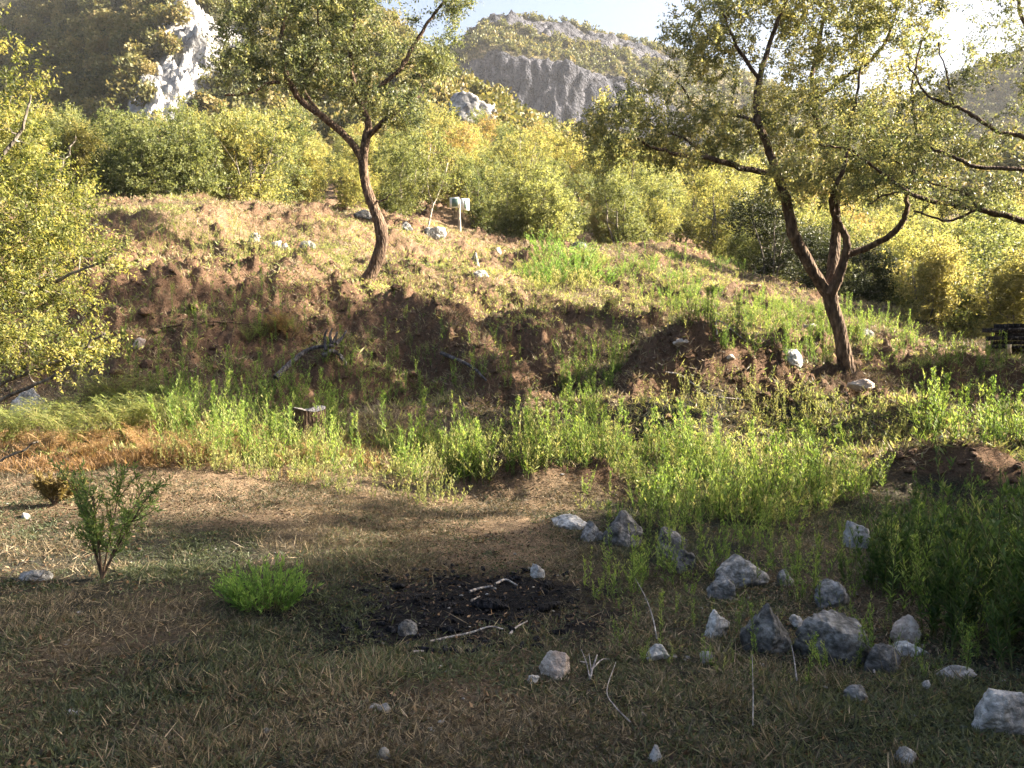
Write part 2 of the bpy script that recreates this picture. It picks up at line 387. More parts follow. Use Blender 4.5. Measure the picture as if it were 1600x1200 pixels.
def groundmat():
    m, t, out = mat('earth'); L = t.links.new
    def A(n): return nd(t, 'ShaderNodeAttribute', attribute_name=n).outputs['Fac']
    g = nd(t, 'ShaderNodeNewGeometry'); pos = g.outputs['Position']
    def N(s, d=6, r=.6):
        n = nd(t, 'ShaderNodeTexNoise'); n.inputs['Scale'].default_value = s; n.inputs['Detail'].default_value = d; n.inputs['Roughness'].default_value = r; L(pos, n.inputs[0]); return n.outputs[0]
    n1, n2, n3 = N(1.1), N(9, 8, .7), N(45, 6, .7)
    def mix(f, a, b):
        x = nd(t, 'ShaderNodeMix', data_type='RGBA'); L(f, x.inputs[0]); L(a, x.inputs['A']); L(b, x.inputs['B']); return x.outputs['Result']
    turf = ramp(t, [(.25, (.012, .014, .010)), (.45, (.03, .032, .023)), (.6, (.06, .055, .042)), (.75, (.13, .11, .09))]); L(n3, turf.inputs[0])
    straw = ramp(t, [(.25, (.09, .065, .04)), (.5, (.2, .14, .09)), (.75, (.34, .25, .17))]); L(n3, straw.inputs[0])
    soil = ramp(t, [(.25, (.045, .030, .021)), (.5, (.13, .085, .058)), (.75, (.29, .18, .115))]); L(n2, soil.inputs[0])
    soil2 = ramp(t, [(.3, (.05, .033, .023)), (.7, (.27, .16, .10))]); L(n3, soil2.inputs[0])
    half = nd(t, 'ShaderNodeValue'); half.outputs[0].default_value = .5
    so = mix(half.outputs[0], soil.outputs[0], soil2.outputs[0])
    char = ramp(t, [(.35, (.004, .004, .005)), (.60, (.012, .0115, .014)), (.70, (.05, .047, .048)), (.78, (.13, .12, .12))]); L(n3, char.inputs[0])
    c = mix(A('dry'), turf.outputs[0], straw.outputs[0]); c = mix(A('soil'), c, so); c = mix(A('char'), c, char.outputs[0])
    pb = nd(t, 'ShaderNodeBsdfPrincipled'); pb.inputs['Roughness'].default_value = .95; pb.inputs['Specular IOR Level'].default_value = .1; L(c, pb.inputs['Base Color'])
    ad = nd(t, 'ShaderNodeMath', operation='ADD'); L(n2, ad.inputs[0]); L(n3, ad.inputs[1])
    bp = nd(t, 'ShaderNodeBump'); bp.inputs['Strength'].default_value = 1; bp.inputs['Distance'].default_value = .06; L(ad.outputs[0], bp.inputs['Height']); L(bp.outputs[0], pb.inputs['Normal'])
    L(pb.outputs[0], out.inputs[0]); return m

def charmask(x, y):
    n = fbm2(x*2.2, y*2.2, 77, 4)*1.5+fbm2(x*9, y*9, 78, 3)*.5
    d = np.sqrt(((x+.25-(y-5)*.1)/.98)**2+((y-4.95)/.92)**2)+n*.45
    d2 = np.sqrt(((x+1.15)/.55)**2+((y-4.75)/.42)**2)+n*.7
    return np.clip(np.maximum(1-ss(.5, 1.25, d), .75*(1-ss(.55, 1.15, d2))), 0, 1)
def drymask(x, y):
    n = fbm2(x*.8, y*.8, 21, 5); px = 800+F*x/np.maximum(y, 2)
    a = ss(5.6, 7.6, y+n*1.2)*(1-ss(820, 1000, px))
    b = ss(13, 16, y)*.5
    c = .14+1.2*n
    return np.clip(np.maximum.reduce([a, b, c]), 0, 1)

# ------------------------------------------------------------------ ground sheet
def sheet(name, xs_of, ys, zfun, na, material, kind='structure', attrs=()):
    X = []; Yv = []
    a = np.linspace(-1, 1, na)
    for y in ys: X.append(xs_of(a, y)); Yv.append(np.full(na, y))
    X = np.concatenate(X); Yv = np.concatenate(Yv); Z = zfun(X, Yv)
    g = Geo(); n = len(ys)
    i, j = np.meshgrid(np.arange(n-1), np.arange(na-1), indexing='ij'); i = i.ravel(); j = j.ravel()
    q = np.stack([i*na+j, i*na+j+1, (i+1)*na+j+1, (i+1)*na+j], 1)
    g.add(np.stack([X, Yv, Z], 1), q)
    o = g.obj(name, material, None, True)
    for nm, fn in attrs:
        at = o.data.attributes.new(nm, 'FLOAT', 'POINT'); at.data.foreach_set('value', fn(X, Yv).astype(np.float32))
    if kind: o['kind'] = kind
    return o
ys = np.concatenate([np.linspace(-12, 2.2, 50), np.geomspace(2.22, 34, 620), np.geomspace(34.2, 95, 90), np.geomspace(100, 3000, 24)])
def zg(x, y):
    z = H(x, y)
    f = ss(90, 130, y); z = z*(1-f)+5*f
    return z
ground = sheet('ground', lambda a, y: (np.sign(a)*(.62*np.abs(a)+.38*np.abs(a)**3)*1.25)*(max(y, 0)+6), ys, zg, 900, groundmat(), attrs=(('soil', soilmask), ('dry', drymask), ('char', charmask)))

# ------------------------------------------------------------------ far hills
def hillmat(name, rocklo, rockhi, scrub, steep0, steep1):
    m, t, out = mat(name); L = t.links.new
    g = nd(t, 'ShaderNodeNewGeometry')
    mp = nd(t, 'ShaderNodeMapping'); mp.inputs['Scale'].default_value = (1, 1, .4); L(g.outputs['Position'], mp.inputs[0])
    n1 = nd(t, 'ShaderNodeTexNoise'); n1.inputs['Scale'].default_value = .22; n1.inputs['Detail'].default_value = 10; n1.inputs['Roughness'].default_value = .7; L(mp.outputs[0], n1.inputs[0])
    n2 = nd(t, 'ShaderNodeTexNoise'); n2.inputs['Scale'].default_value = .12; n2.inputs['Detail'].default_value = 9; L(g.outputs['Position'], n2.inputs[0])
    n3 = nd(t, 'ShaderNodeTexNoise'); n3.inputs['Scale'].default_value = 1.1; n3.inputs['Detail'].default_value = 8; L(g.outputs['Position'], n3.inputs[0])
    rr = ramp(t, [(.36, rocklo), (.5, tuple((a+b)/2 for a, b in zip(rocklo, rockhi))), (.64, rockhi)]); L(n1.outputs[0], rr.inputs[0])
    sr = ramp(t, [(.3, scrub[0]), (.5, scrub[1]), (.7, scrub[2])]); L(n3.outputs[0], sr.inputs[0])
    at = nd(t, 'ShaderNodeAttribute', attribute_name='rock')
    ad = nd(t, 'ShaderNodeMath', operation='MULTIPLY_ADD'); L(n2.outputs[0], ad.inputs[0]); ad.inputs[1].default_value = 1.2; 
    sb = nd(t, 'ShaderNodeMath', operation='SUBTRACT'); L(at.outputs['Fac'], sb.inputs[0]); sb.inputs[1].default_value = .6; L(sb.outputs[0], ad.inputs[2])
    cr = ramp(t, [(.42, (0, 0, 0)), (.52, (1, 1, 1))]); L(ad.outputs[0], cr.inputs[0])
    wv = nd(t, 'ShaderNodeVectorMath', operation='SCALE'); wv.inputs['Scale'].default_value = 9.0; L(n1.outputs['Color'], wv.inputs[0])
    wa = nd(t, 'ShaderNodeVectorMath', operation='ADD'); L(mp.outputs[0], wa.inputs[0]); L(wv.outputs[0], wa.inputs[1])
    vo = nd(t, 'ShaderNodeTexVoronoi', feature='DISTANCE_TO_EDGE'); vo.inputs['Scale'].default_value = .16; L(wa.outputs[0], vo.inputs[0])
    ck = ramp(t, [(0, (.3, .3, .32)), (.06, (1, 1, 1))]); L(vo.outputs['Distance'], ck.inputs[0])
    mk = nd(t, 'ShaderNodeMix', data_type='RGBA', blend_type='MULTIPLY'); mk.inputs[0].default_value = .85; L(rr.outputs[0], mk.inputs['A']); L(ck.outputs[0], mk.inputs['B'])
    mx = nd(t, 'ShaderNodeMix', data_type='RGBA'); L(cr.outputs[0], mx.inputs[0]); L(sr.outputs[0], mx.inputs['A']); L(mk.outputs['Result'], mx.inputs['B'])
    pb = nd(t, 'ShaderNodeBsdfPrincipled'); pb.inputs['Roughness'].default_value = .95; pb.inputs['Specular IOR Level'].default_value = .1; L(mx.outputs['Result'], pb.inputs['Base Color'])
    h = nd(t, 'ShaderNodeMath', operation='ADD'); L(n1.outputs[0], h.inputs[0]); L(n3.outputs[0], h.inputs[1])
    bp = nd(t, 'ShaderNodeBump'); bp.inputs['Strength'].default_value = 1; bp.inputs['Distance'].default_value = 1.5; L(h.outputs[0], bp.inputs['Height']); L(bp.outputs[0], pb.inputs['Normal'])
    L(pb.outputs[0], out.inputs[0]); return m

HT = Table([   # near hill on the left with the white rib of cliff
 (-1500, [(78, 330), (95, 250), (120, 120), (160, -60), (220, -250), (300, -300)]),
 (-300, [(78, 330), (95, 315), (110, 290), (130, 250), (170, 150), (220, -30), (300, -260)]),
 (0, [(78, 300), (95, 295), (110, 270), (130, 222), (170, 112), (205, 5), (300, -200)]),
 (95, [(78, 280), (95, 275), (110, 238), (130, 170), (165, 60), (185, 5), (300, -180)]),
 (165, [(78, 268), (93, 245), (100, 205), (110, 160), (130, 85), (165, 5), (220, -80), (300, -170)]),
 (205, [(78, 266), (92, 238), (97, 185), (106, 120), (130, 55), (165, -5), (220, -80), (300, -170)]),
 (252, [(78, 264), (90, 238), (96, 165), (101, 95), (110, 50), (125, 10), (165, -25), (220, -90), (300, -160)]),
 (310, [(78, 262), (90, 235), (99, 170), (104, 90), (110, 22), (122, -8), (165, -30), (220, -90), (300, -150)]),
 (385, [(78, 258), (90, 225), (105, 130), (120, 52), (140, 10), (170, -20), (220, -60), (300, -100)]),
 (520, [(78, 240), (90, 205), (110, 125), (130, 60), (160, 0), (190, -25), (220, -20), (300, 40)]),
 (620, [(78, 225), (90, 190), (110, 140), (130, 90), (155, 40), (180, 30), (220, 70), (300, 150)]),
 (720, [(78, 220), (88, 185), (100, 160), (115, 140), (135, 135), (160, 170), (200, 230), (300, 300)]),
 (780, [(78, 226), (86, 200), (96, 190), (115, 200), (160, 260), (300, 330)]),
 (900, [(78, 290), (90, 275), (110, 270), (160, 320), (300, 400)]),
 (1150, [(78, 310), (100, 280), (130, 270), (200, 320), (300, 400)]),
 (1500, [(78, 335), (110, 280), (150, 250), (220, 300), (300, 400)]),
 (2300, [(78, 355), (110, 280), (150, 240), (220, 280), (300, 400)]),
], 78, 300, base=None, blur=1)
def cliffmask(x, y):
    px = 800+F*x/y; n = fbm2(x*.12, y*.12, 91, 4)
    a = np.exp(-((px-(240+ (y-92)*2.9))/66.)**2)*ss(88, 92, y)*(1-ss(122, 135, y))
    b = np.exp(-((px-715)/40.)**2-((y-96)/8.)**2)
    return np.clip(np.maximum(a*1.35, b*1.3)+n*1.1*(a+b > .12), 0, 1)
def zh(x, y):
    z = HT(x, y); c = cliffmask(x, y)
    z = z+fbm2(x*.05, y*.05, 41, 4)*6*ss(80, 100, y)
    z = z+fbm2(x*.16, y*.3, 43, 5, .6)*4.5*c + fbm2(x*.9, y*.9, 44, 5, .65)*2.6*c
    return z
hill = sheet('hill', lambda a, y: a*1.25*y+(-.12*y), np.geomspace(80, 225, 330), zh, 620,
             hillmat('hill_ground', (.20, .20, .21), (.60, .59, .57), [(.02, .025, .014), (.05, .05, .028), (.11, .09, .05)], 0, 0), attrs=(('rock', cliffmask),))

MTn = Table([  # the grey peak
 (300, [(300, 330), (330, 260), (380, 170), (500, 100)]),
 (640, [(300, 230), (310, 180), (330, 150), (350, 120), (380, 150), (500, 260)]),
 (722, [(300, 215), (306, 155), (312, 85), (330, 70), (342, 62), (360, 90), (500, 260)]),
 (750, [(300, 200), (306, 150), (312, 62), (330, 50), (345, 34), (365, 60), (500, 260)]),
 (800, [(300, 195), (304, 160), (310, 88), (330, 60), (336, 30), (350, 23), (375, 50), (500, 260)]),
 (850, [(298, 205), (302, 175), (309, 100), (330, 72), (338, 42), (352, 28), (375, 60), (500, 260)]),
 (900, [(296, 215), (300, 190), (308, 115), (328, 85), (340, 62), (352, 42), (375, 70), (500, 260)]),
 (960, [(296, 225), (300, 205), (308, 135), (328, 98), (345, 72), (358, 60), (380, 90), (500, 260)]),
 (1040, [(296, 245), (304, 215), (312, 160), (330, 120), (350, 92), (362, 84), (380, 110), (500, 270)]),
 (1140, [(296, 270), (310, 230), (330, 180), (350, 135), (366, 118), (385, 140), (500, 280)]),
 (1300, [(296, 300), (320, 250), (350, 195), (375, 165), (400, 190), (500, 300)]),
 (1420, [(296, 310), (320, 260), (350, 190), (380, 150), (400, 170), (500, 300)]),
 (1500, [(296, 320), (320, 240), (350, 150), (380, 105), (400, 120), (500, 280)]),
 (1600, [(296, 330), (320, 220), (350, 120), (380, 75), (420, 60), (500, 160)]),
 (1900, [(296, 330), (320, 220), (350, 110), (380, 40), (420, 0), (500, -20)]),
 (2600, [(296, 360), (320, 300), (400, 120), (500, 60)]),
], 296, 500, base=None, blur=1)
def mrock(x, y):
    px = 800+F*x/y; n = fbm2(x*.03, y*.03, 95, 5)
    c = ss(298, 302, y)*(1-ss(310, 316, y+n*10))
    top = ss(333, 338, y)*(1-ss(346, 360, y+n*14))*.8
    r = np.maximum(c, top)*(1-ss(980, 1150, px)*.75)*ss(600, 700, px)
    return np.clip(r+n*.45, 0, 1)
def zm(x, y):
    y0 = y; y = np.maximum(y, 296.); x = x*y/y0; k = ss(222, 300, y0); z = MTn(x, y); r = mrock(x, y)
    z = z+fbm2(x*.02, y*.02, 51, 5, .5)*5*ss(300, 330, y)
    z = z+(fbm2(x*.11+1.2*noise2(x*.03, y*.1, 3), y*.10, 53, 5, .6))*4.5*r+fbm2(x*.5, y*.35, 54, 4, .6)*2.2*r
    return z*k-4*(1-k)
mountain = sheet('mountain', lambda a, y: (.2+a*1.15)*y, np.concatenate([np.linspace(224, 295, 30), np.linspace(296, 365, 300), np.linspace(367, 500, 40)]), zm, 900,
                 hillmat('mountain_ground', (.028, .032, .044), (.125, .125, .145), [(.04, .042, .025), (.09, .08, .045), (.17, .13, .075)], 0, 0), attrs=(('rock', mrock),))

# ------------------------------------------------------------------ crowns
def make_sprigs(g, tips, outd, rng, twigs=5, per=14, L=.055, W=.022, span=.28, base=.5, var=.3):
    """leafy twigs at each tip"""
    n = len(tips); k = twigs
    T = np.repeat(tips, k, 0); D = unit(np.repeat(outd, k, 0)*.7+rng.normal(size=(n*k, 3))*.75+np.array([0, 0, .15]))
    ln = span*rng.uniform(.5, 1.2, n*k)
    T2 = np.repeat(T, per, 0); D2 = np.repeat(D, per, 0); l2 = np.repeat(ln, per)
    s = np.tile((np.arange(per)+.5)/per, n*k)+rng.normal(size=n*k*per)*.05
    pos = T2+D2*(s*l2)[:, None]+rng.normal(size=(len(T2), 3))*.012*span/.28
    side = unit(np.cross(D2, rng.normal(size=(len(T2), 3))))
    d = unit(D2*.55+side)
    vv = np.clip(base+np.repeat(rng.normal(size=n), k*per)*var*.45+np.repeat(rng.normal(size=n*k), per)*var*.35+rng.normal(size=len(T2))*var*.4, 0, 1)
    leaves(g, pos, d, L*rng.uniform(.7, 1.25, len(T2)), W*rng.uniform(.8, 1.2, len(T2)), vv, rng)
    return T, D, ln

def grow(gt, nodes, rads, tips, rng, r0=.012, sides=4, wig=.12, keep=.999):
    """thin curved branches from the nearest node to each tip; returns outward directions"""
    nodes = [np.asarray(n) for n in nodes]; rads = list(rads)
    arr = np.array(nodes); ra = np.array(rads)
    d0 = np.array([np.min(np.linalg.norm(arr-t, axis=1)) for t in tips]); order = np.argsort(d0)
    out = np.zeros_like(tips)
    for i in order:
        t = tips[i]; dd = np.linalg.norm(arr-t, axis=1)+.35*np.maximum(0, arr[:, 2]-t[2]); k = int(np.argmin(dd)); a = arr[k]
        L = np.linalg.norm(t-a)
        if L < 1e-3: out[i] = rng.normal(size=3); continue
        m1 = a+(t-a)*.35+rng.normal(size=3)*wig*L; m2 = a+(t-a)*.7+rng.normal(size=3)*wig*L; m2[2] -= .04*L
        r = min(ra[k]*.75, r0*(.6+.5*L)); pts = np.array([a, m1, m2, t])
        tube(gt, pts, [r, r*.8, r*.6, r*.3], sides, cap=False)
        new = np.array([m1, m2, t]); arr = np.vstack([arr, new]); ra = np.concatenate([ra, [r*.8, r*.6, r*.45]])
        out[i] = t-m2
    return unit(out)

def blob_tips(c, r, n, rng, shell=.45):
    d = unit(rng.normal(size=(n, 3))); rad = rng.uniform(shell**3, 1, n)**(1/3)
    return np.asarray(c)+d*rad[:, None]*np.asarray(r)

def px_tree(name, Y, limbs, blobs, leafm, barkm, seed, L=.055, W=.022, twigs=5, per=14, span=.28, label=None, cat='tree', group=None, sides=12, base=.5, var=.3, tipden=1.0, dens=1.0):
    """tree whose limbs are given as bearing/elevation points at distance Y (+ offset) and pixel half-widths"""
    rng = np.random.default_rng(seed); gt = Geo(); gc = Geo(); nodes = []; rads = []
    b0 = limbs[0][0]; bp = P(b0[0], b0[1], Y+b0[2]); gz = Hs(bp.x, bp.y); root = empty(name, (bp.x, bp.y, gz))
    org = np.array([bp.x, bp.y, gz])
    for li, lb in enumerate(limbs):
        rows = []
        for (px, py, dY, hw) in lb: p = P(px, py, Y+dY); rows.append([p.x, p.y, p.z, hw*Y/F*.68])
        sm = smoothline(rows, 6); pts = sm[:, :3]-org; r = np.maximum(sm[:, 3], .003)
        if li == 0:
            pts = np.vstack([pts[0]-np.array([0, 0, .25]), pts]); r = np.concatenate([[r[0]*1.5], r]); r[1] *= 1.3; r[2] *= 1.12
        else:
            n_ = len(pts); wob = rng.normal(size=(n_, 3))*.015*np.linspace(.2, 1, n_)[:, None]*(1 if Y > 9 else .5); pts = pts+wob
        tube(gt, pts, r, sides if r[0] > .03 else 7, rough=.32, seed=seed+li)
        k = 0 if li else len(pts)//2
        nodes += list(pts[k:]); rads += list(r[k:])
    tips = []
    for (px, py, dY, rx, ry, rY, n) in blobs:
        c = np.array(P(px, py, Y+dY))-org; tips.append(blob_tips(c, (rx*Y/F, rY, ry*Y/F), int(n*tipden), rng, .15))
    tips = np.concatenate(tips)
    # open gaps: drop tips where a slow noise is low
    g0 = fbm3(tips, seed+5, 2, .5, 1.1); tips = tips[g0 > np.quantile(g0, .22)]
    out = grow(gt, nodes, rads, tips, rng)
    T, D, ln = make_sprigs(gc, tips, out, rng, twigs, per, L, W, span, base, var)
    sel = rng.random(len(T)) < .6
    for t, d, l in zip(T[sel], D[sel], ln[sel]):
        s = unit(np.cross(d, [.3, .2, .9]))*.003*L/.055
        gt.add([t-s, t+s, t+d*l*.9], None, [[0, 1, 2]])
    tr = gt.obj('trunk', barkm, root, True); cr = gc.obj('crown', leafm, root)
    tag(root, label, cat, group); return root

px_tree('oak_tree', 13.0, [
 [(1330, 612, 0, 20), (1322, 570, 0, 17.5), (1312, 520, 0, 16), (1300, 480, 0, 15.5), (1294, 452, 0, 17)],
 [(1294, 462, 0, 14), (1262, 410, -.1, 13), (1240, 365, -.15, 12), (1228, 310, -.2, 11.5), (1212, 268, -.2, 10), (1200, 230, -.1, 8.5), (1182, 180, 0, 8), (1186, 125, .1, 6.5), (1205, 60, .2, 5), (1228, 0, .3, 4), (1240, -80, .4, 2.5)],
 [(1212, 272, -.2, 7), (1165, 264, -.4, 6), (1110, 248, -.6, 5), (1050, 240, -.8, 4), (985, 215, -.9, 2.5)],
 [(1110, 248, -.6, 3.5), (1080, 225, -.4, 3), (1040, 200, -.2, 2)],
 [(1182, 190, 0, 5), (1150, 180, .2, 4), (1100, 175, .4, 3), (1060, 130, .5, 2)],
 [(1186, 125, .1, 4.5), (1150, 70, .2, 3.5), (1125, 10, .3, 2.5)],
 [(1296, 458, .05, 12), (1303, 390, .3, 11.5), (1306, 320, .5, 9.5), (1290, 235, .7, 7), (1268, 150, .8, 6), (1282, 60, .9, 4.5), (1300, -40, 1, 2.5)],
 [(1298, 460, -.1, 11), (1316, 415, -.2, 9.5), (1322, 378, -.25, 8), (1308, 345, -.3, 6), (1299, 315, -.4, 5.5), (1318, 262, -.5, 4.5), (1330, 190, -.5, 3.5), (1345, 110, -.4, 2.5)],
 [(1320, 400, -.2, 8), (1362, 384, -.2, 7.2), (1398, 362, -.3, 6.5), (1416, 332, -.35, 5.5), (1418, 300, -.4, 4), (1436, 235, -.3, 3.5), (1425, 150, -.1, 2.6), (1440, 60, 0, 2)],
 [(1268, 160, .8, 5), (1315, 125, .6, 4.5), (1370, 85, .4, 4), (1400, 20, .3, 3), (1410, -60, .2, 2)],
 ], [
 (955, 205, -.8, 50, 45, .6, 46), (1040, 175, -.4, 70, 55, .8, 75), (1110, 60, .3, 75, 70, 1, 105), (1190, 0, .3, 85, 60, 1.1, 85), (1150, 175, 0, 80, 60, 1, 85),
 (1290, 70, .7, 90, 90, 1.3, 140), (1385, 60, .2, 70, 100, 1.2, 115), (1280, 210, .2, 100, 80, 1.2, 150), (1390, 200, 0, 80, 80, 1.1, 115), (1330, 285, -.2, 90, 40, .9, 75), (1080, 230, -.6, 80, 28, .6, 50), (1240, -60, .3, 180, 60, 1.4, 110), (1225, 285, -.5, 40, 30, .5, 20),
 ], M['oak'], M['bark'], 3, L=.058, W=.024, twigs=6, per=16, span=.29, tipden=1.15,
 label='spreading oak with forked trunk on the right behind the low earth ridge', sides=16, base=.62, var=.36)

px_tree('oak_tree', 18.0, [
 [(566, 450, 0, 18), (584, 420, 0, 14), (596, 385, 0, 13), (596, 360, 0, 14), (584, 325, 0, 12.5), (572, 290, 0, 11), (568, 250, 0, 11), (574, 205, 0, 10)],
 [(574, 212, 0, 9.5), (575, 190, 0, 8), (562, 160, .1, 6.5), (549, 110, .2, 5), (552, 50, .3, 4), (560, -30, .4, 2.5)],
 [(577, 212, 0, 6), (598, 192, -.2, 5.5), (622, 172, -.3, 4.5), (655, 150, -.3, 3)],
 [(562, 165, .1, 4), (600, 130, .3, 5), (628, 105, .4, 5), (652, 62, .5, 4), (678, 22, .6, 3.4), (712, -20, .7, 2)],
 [(569, 255, 0, 9), (545, 218, -.1, 8), (505, 183, -.3, 7.8), (468, 155, -.4, 7.2), (447, 115, -.5, 6.2), (440, 60, -.5, 5), (450, 0, -.4, 3.5), (455, -60, -.3, 2)],
 [(450, 128, -.5, 4), (420, 130, -.6, 3.4), (392, 145, -.7, 3), (350, 150, -.8, 2)],
 [(580, 314, 0, 2.6), (598, 314, -.1, 2), (610, 304, -.2, 1.4)],
 [(505, 183, -.3, 3.4), (475, 135, -.1, 3), (500, 80, .2, 2.6), (495, 10, .3, 2)],
 ], [
 (372, 115, -.8, 45, 40, .8, 60), (410, 50, -.4, 70, 50, 1.2, 110), (500, 30, .2, 80, 55, 1.4, 130), (590, 55, .3, 70, 60, 1.3, 120), (480, 110, -.2, 60, 40, 1, 80), (575, 135, .1, 50, 45, .9, 75), (655, 95, .3, 50, 40, .9, 70), (710, 15, .6, 35, 25, .6, 24), (628, 178, -.3, 30, 28, .6, 30), (450, -50, 0, 150, 50, 1.5, 120), (620, -50, .4, 80, 45, 1.2, 50), (690, 70, .4, 30, 30, .6, 20),
 ], M['oak'], M['bark'], 23, L=.07, W=.03, twigs=6, per=14, span=.34, tipden=1.05,
 label='crooked oak with leaning bent trunk on top of the left earth bank', sides=14, base=.58, var=.36)

px_tree('oak_tree', 11.6, [
 [(1770, 690, 0, 26), (1755, 560, 0, 22), (1735, 440, 0, 19), (1710, 370, 0, 17)],
 [(1712, 400, 0, 11), (1660, 368, 0, 9), (1600, 345, 0, 7.5), (1560, 335, -.1, 6.5), (1510, 324, -.15, 5.5), (1435, 308, -.3, 4.5), (1385, 275, -.4, 3), (1330, 235, -.5, 2.4), (1280, 225, -.6, 1.6)],
 [(1525, 328, -.15, 3), (1480, 345, -.2, 2.6), (1430, 330, -.3, 1.8)],
 [(1530, 327, -.15, 3), (1505, 300, 0, 2.4), (1450, 285, .1, 2), (1400, 255, .1, 1.5)],
 [(1435, 308, -.3, 2.6), (1400, 300, -.35, 2.2), (1355, 320, -.4, 1.6)],
 [(1712, 330, .2, 9), (1660, 250, .3, 7), (1600, 215, .3, 5.5), (1560, 205, .3, 5), (1520, 180, .3, 4), (1490, 165, .3, 3.4), (1450, 150, .3, 2.4), (1420, 100, .3, 1.6)],
 [(1490, 165, .3, 2.4), (1480, 120, .3, 2), (1465, 70, .3, 1.4)],
 [(1700, 330, -.2, 7), (1640, 285, -.3, 6), (1590, 265, -.4, 5), (1530, 262, -.4, 4), (1490, 245, -.4, 3.4), (1455, 230, -.4, 2.4)],
 [(1712, 380, .3, 13), (1700, 250, .4, 10), (1660, 130, .5, 7), (1610, 60, .6, 5), (1590, 0, .7, 4), (1570, -60, .7, 2.5)],
 [(1720, 300, .2, 10), (1760, 150, .1, 8), (1780, 0, 0, 5)],
 ], [
 (1340, 215, -.5, 50, 35, .5, 34), (1440, 240, -.2, 60, 45, .6, 60), (1500, 150, .3, 60, 50, .7, 75), (1545, 215, .2, 60, 50, .6, 70), (1570, 60, .6, 60, 60, .8, 75), (1400, 285, -.3, 60, 25, .4, 34), (1500, 320, -.2, 60, 25, .4, 28), (1590, 290, -.2, 50, 40, .6, 45), (1640, 180, .3, 50, 80, .8, 60), (1720, 60, .2, 90, 90, 1, 100), (1780, 200, 0, 80, 80, 1, 70), (1600, -40, .5, 100, 50, .8, 60),
 ], M['oak'], M['bark'], 37, L=.045, W=.019, twigs=5, per=12, span=.28,
 label='oak with thin dark boughs reaching in from the right edge', sides=12, base=.5, var=.35)

px_tree('acacia_tree', 7.2, [
 [(-150, 860, 0, 30), (-140, 700, 0, 26), (-120, 520, .1, 22), (-90, 330, .2, 16), (-60, 180, .3, 10), (-20, 60, .4, 5)],
 [(-130, 640, 0, 10), (-60, 625, -.2, 7), (0, 600, -.3, 5), (70, 572, -.4, 4), (120, 550, -.4, 3), (165, 520, -.4, 1.8)],
 [(-135, 700, 0, 8), (-60, 660, -.4, 5.5), (10, 622, -.5, 4), (80, 590, -.6, 3), (120, 568, -.6, 2)],
 [(-120, 540, .1, 10), (-40, 500, 0, 7), (40, 462, 0, 5), (110, 430, -.1, 3.4), (180, 400, -.1, 1.6)],
 [(-110, 440, .1, 10), (-30, 390, .2, 6.5), (40, 330, .3, 5), (90, 270, .3, 3), (120, 210, .3, 1.6)],
 [(-90, 330, .2, 8), (-20, 270, 0, 5), (30, 210, 0, 3.4), (50, 150, 0, 1.8)],
 [(-100, 740, -.2, 6), (-40, 730, -.3, 4), (10, 715, -.3, 3), (60, 690, -.3, 1.8)],
 ], [
 (20, 235, .2, 50, 50, .7, 75), (70, 300, .3, 60, 50, .7, 85), (20, 340, 0, 80, 60, .8, 100), (90, 385, .2, 65, 45, .7, 75), (10, 430, 0, 90, 55, .8, 100), (85, 465, -.1, 70, 45, .6, 80), (40, 540, -.3, 90, 45, .5, 85), (115, 530, -.4, 50, 35, .4, 40), (0, 170, .1, 40, 40, .5, 30), (10, 60, .3, 40, 45, .4, 26), (-80, 300, 0, 100, 200, 1, 150), (-60, 80, .2, 70, 80, .8, 60), (-90, 560, 0, 80, 80, .7, 60), (175, 400, -.1, 18, 12, .2, 8), (60, 130, .3, 10, 22, .1, 5),
 ], M['acacia'], M['barkg'], 51, L=.036, W=.014, twigs=5, per=18, span=.27,
 label='lime green acacia leaning in from the left edge over the ferns', sides=12, base=.5, var=.5, tipden=.72, cat='tree')

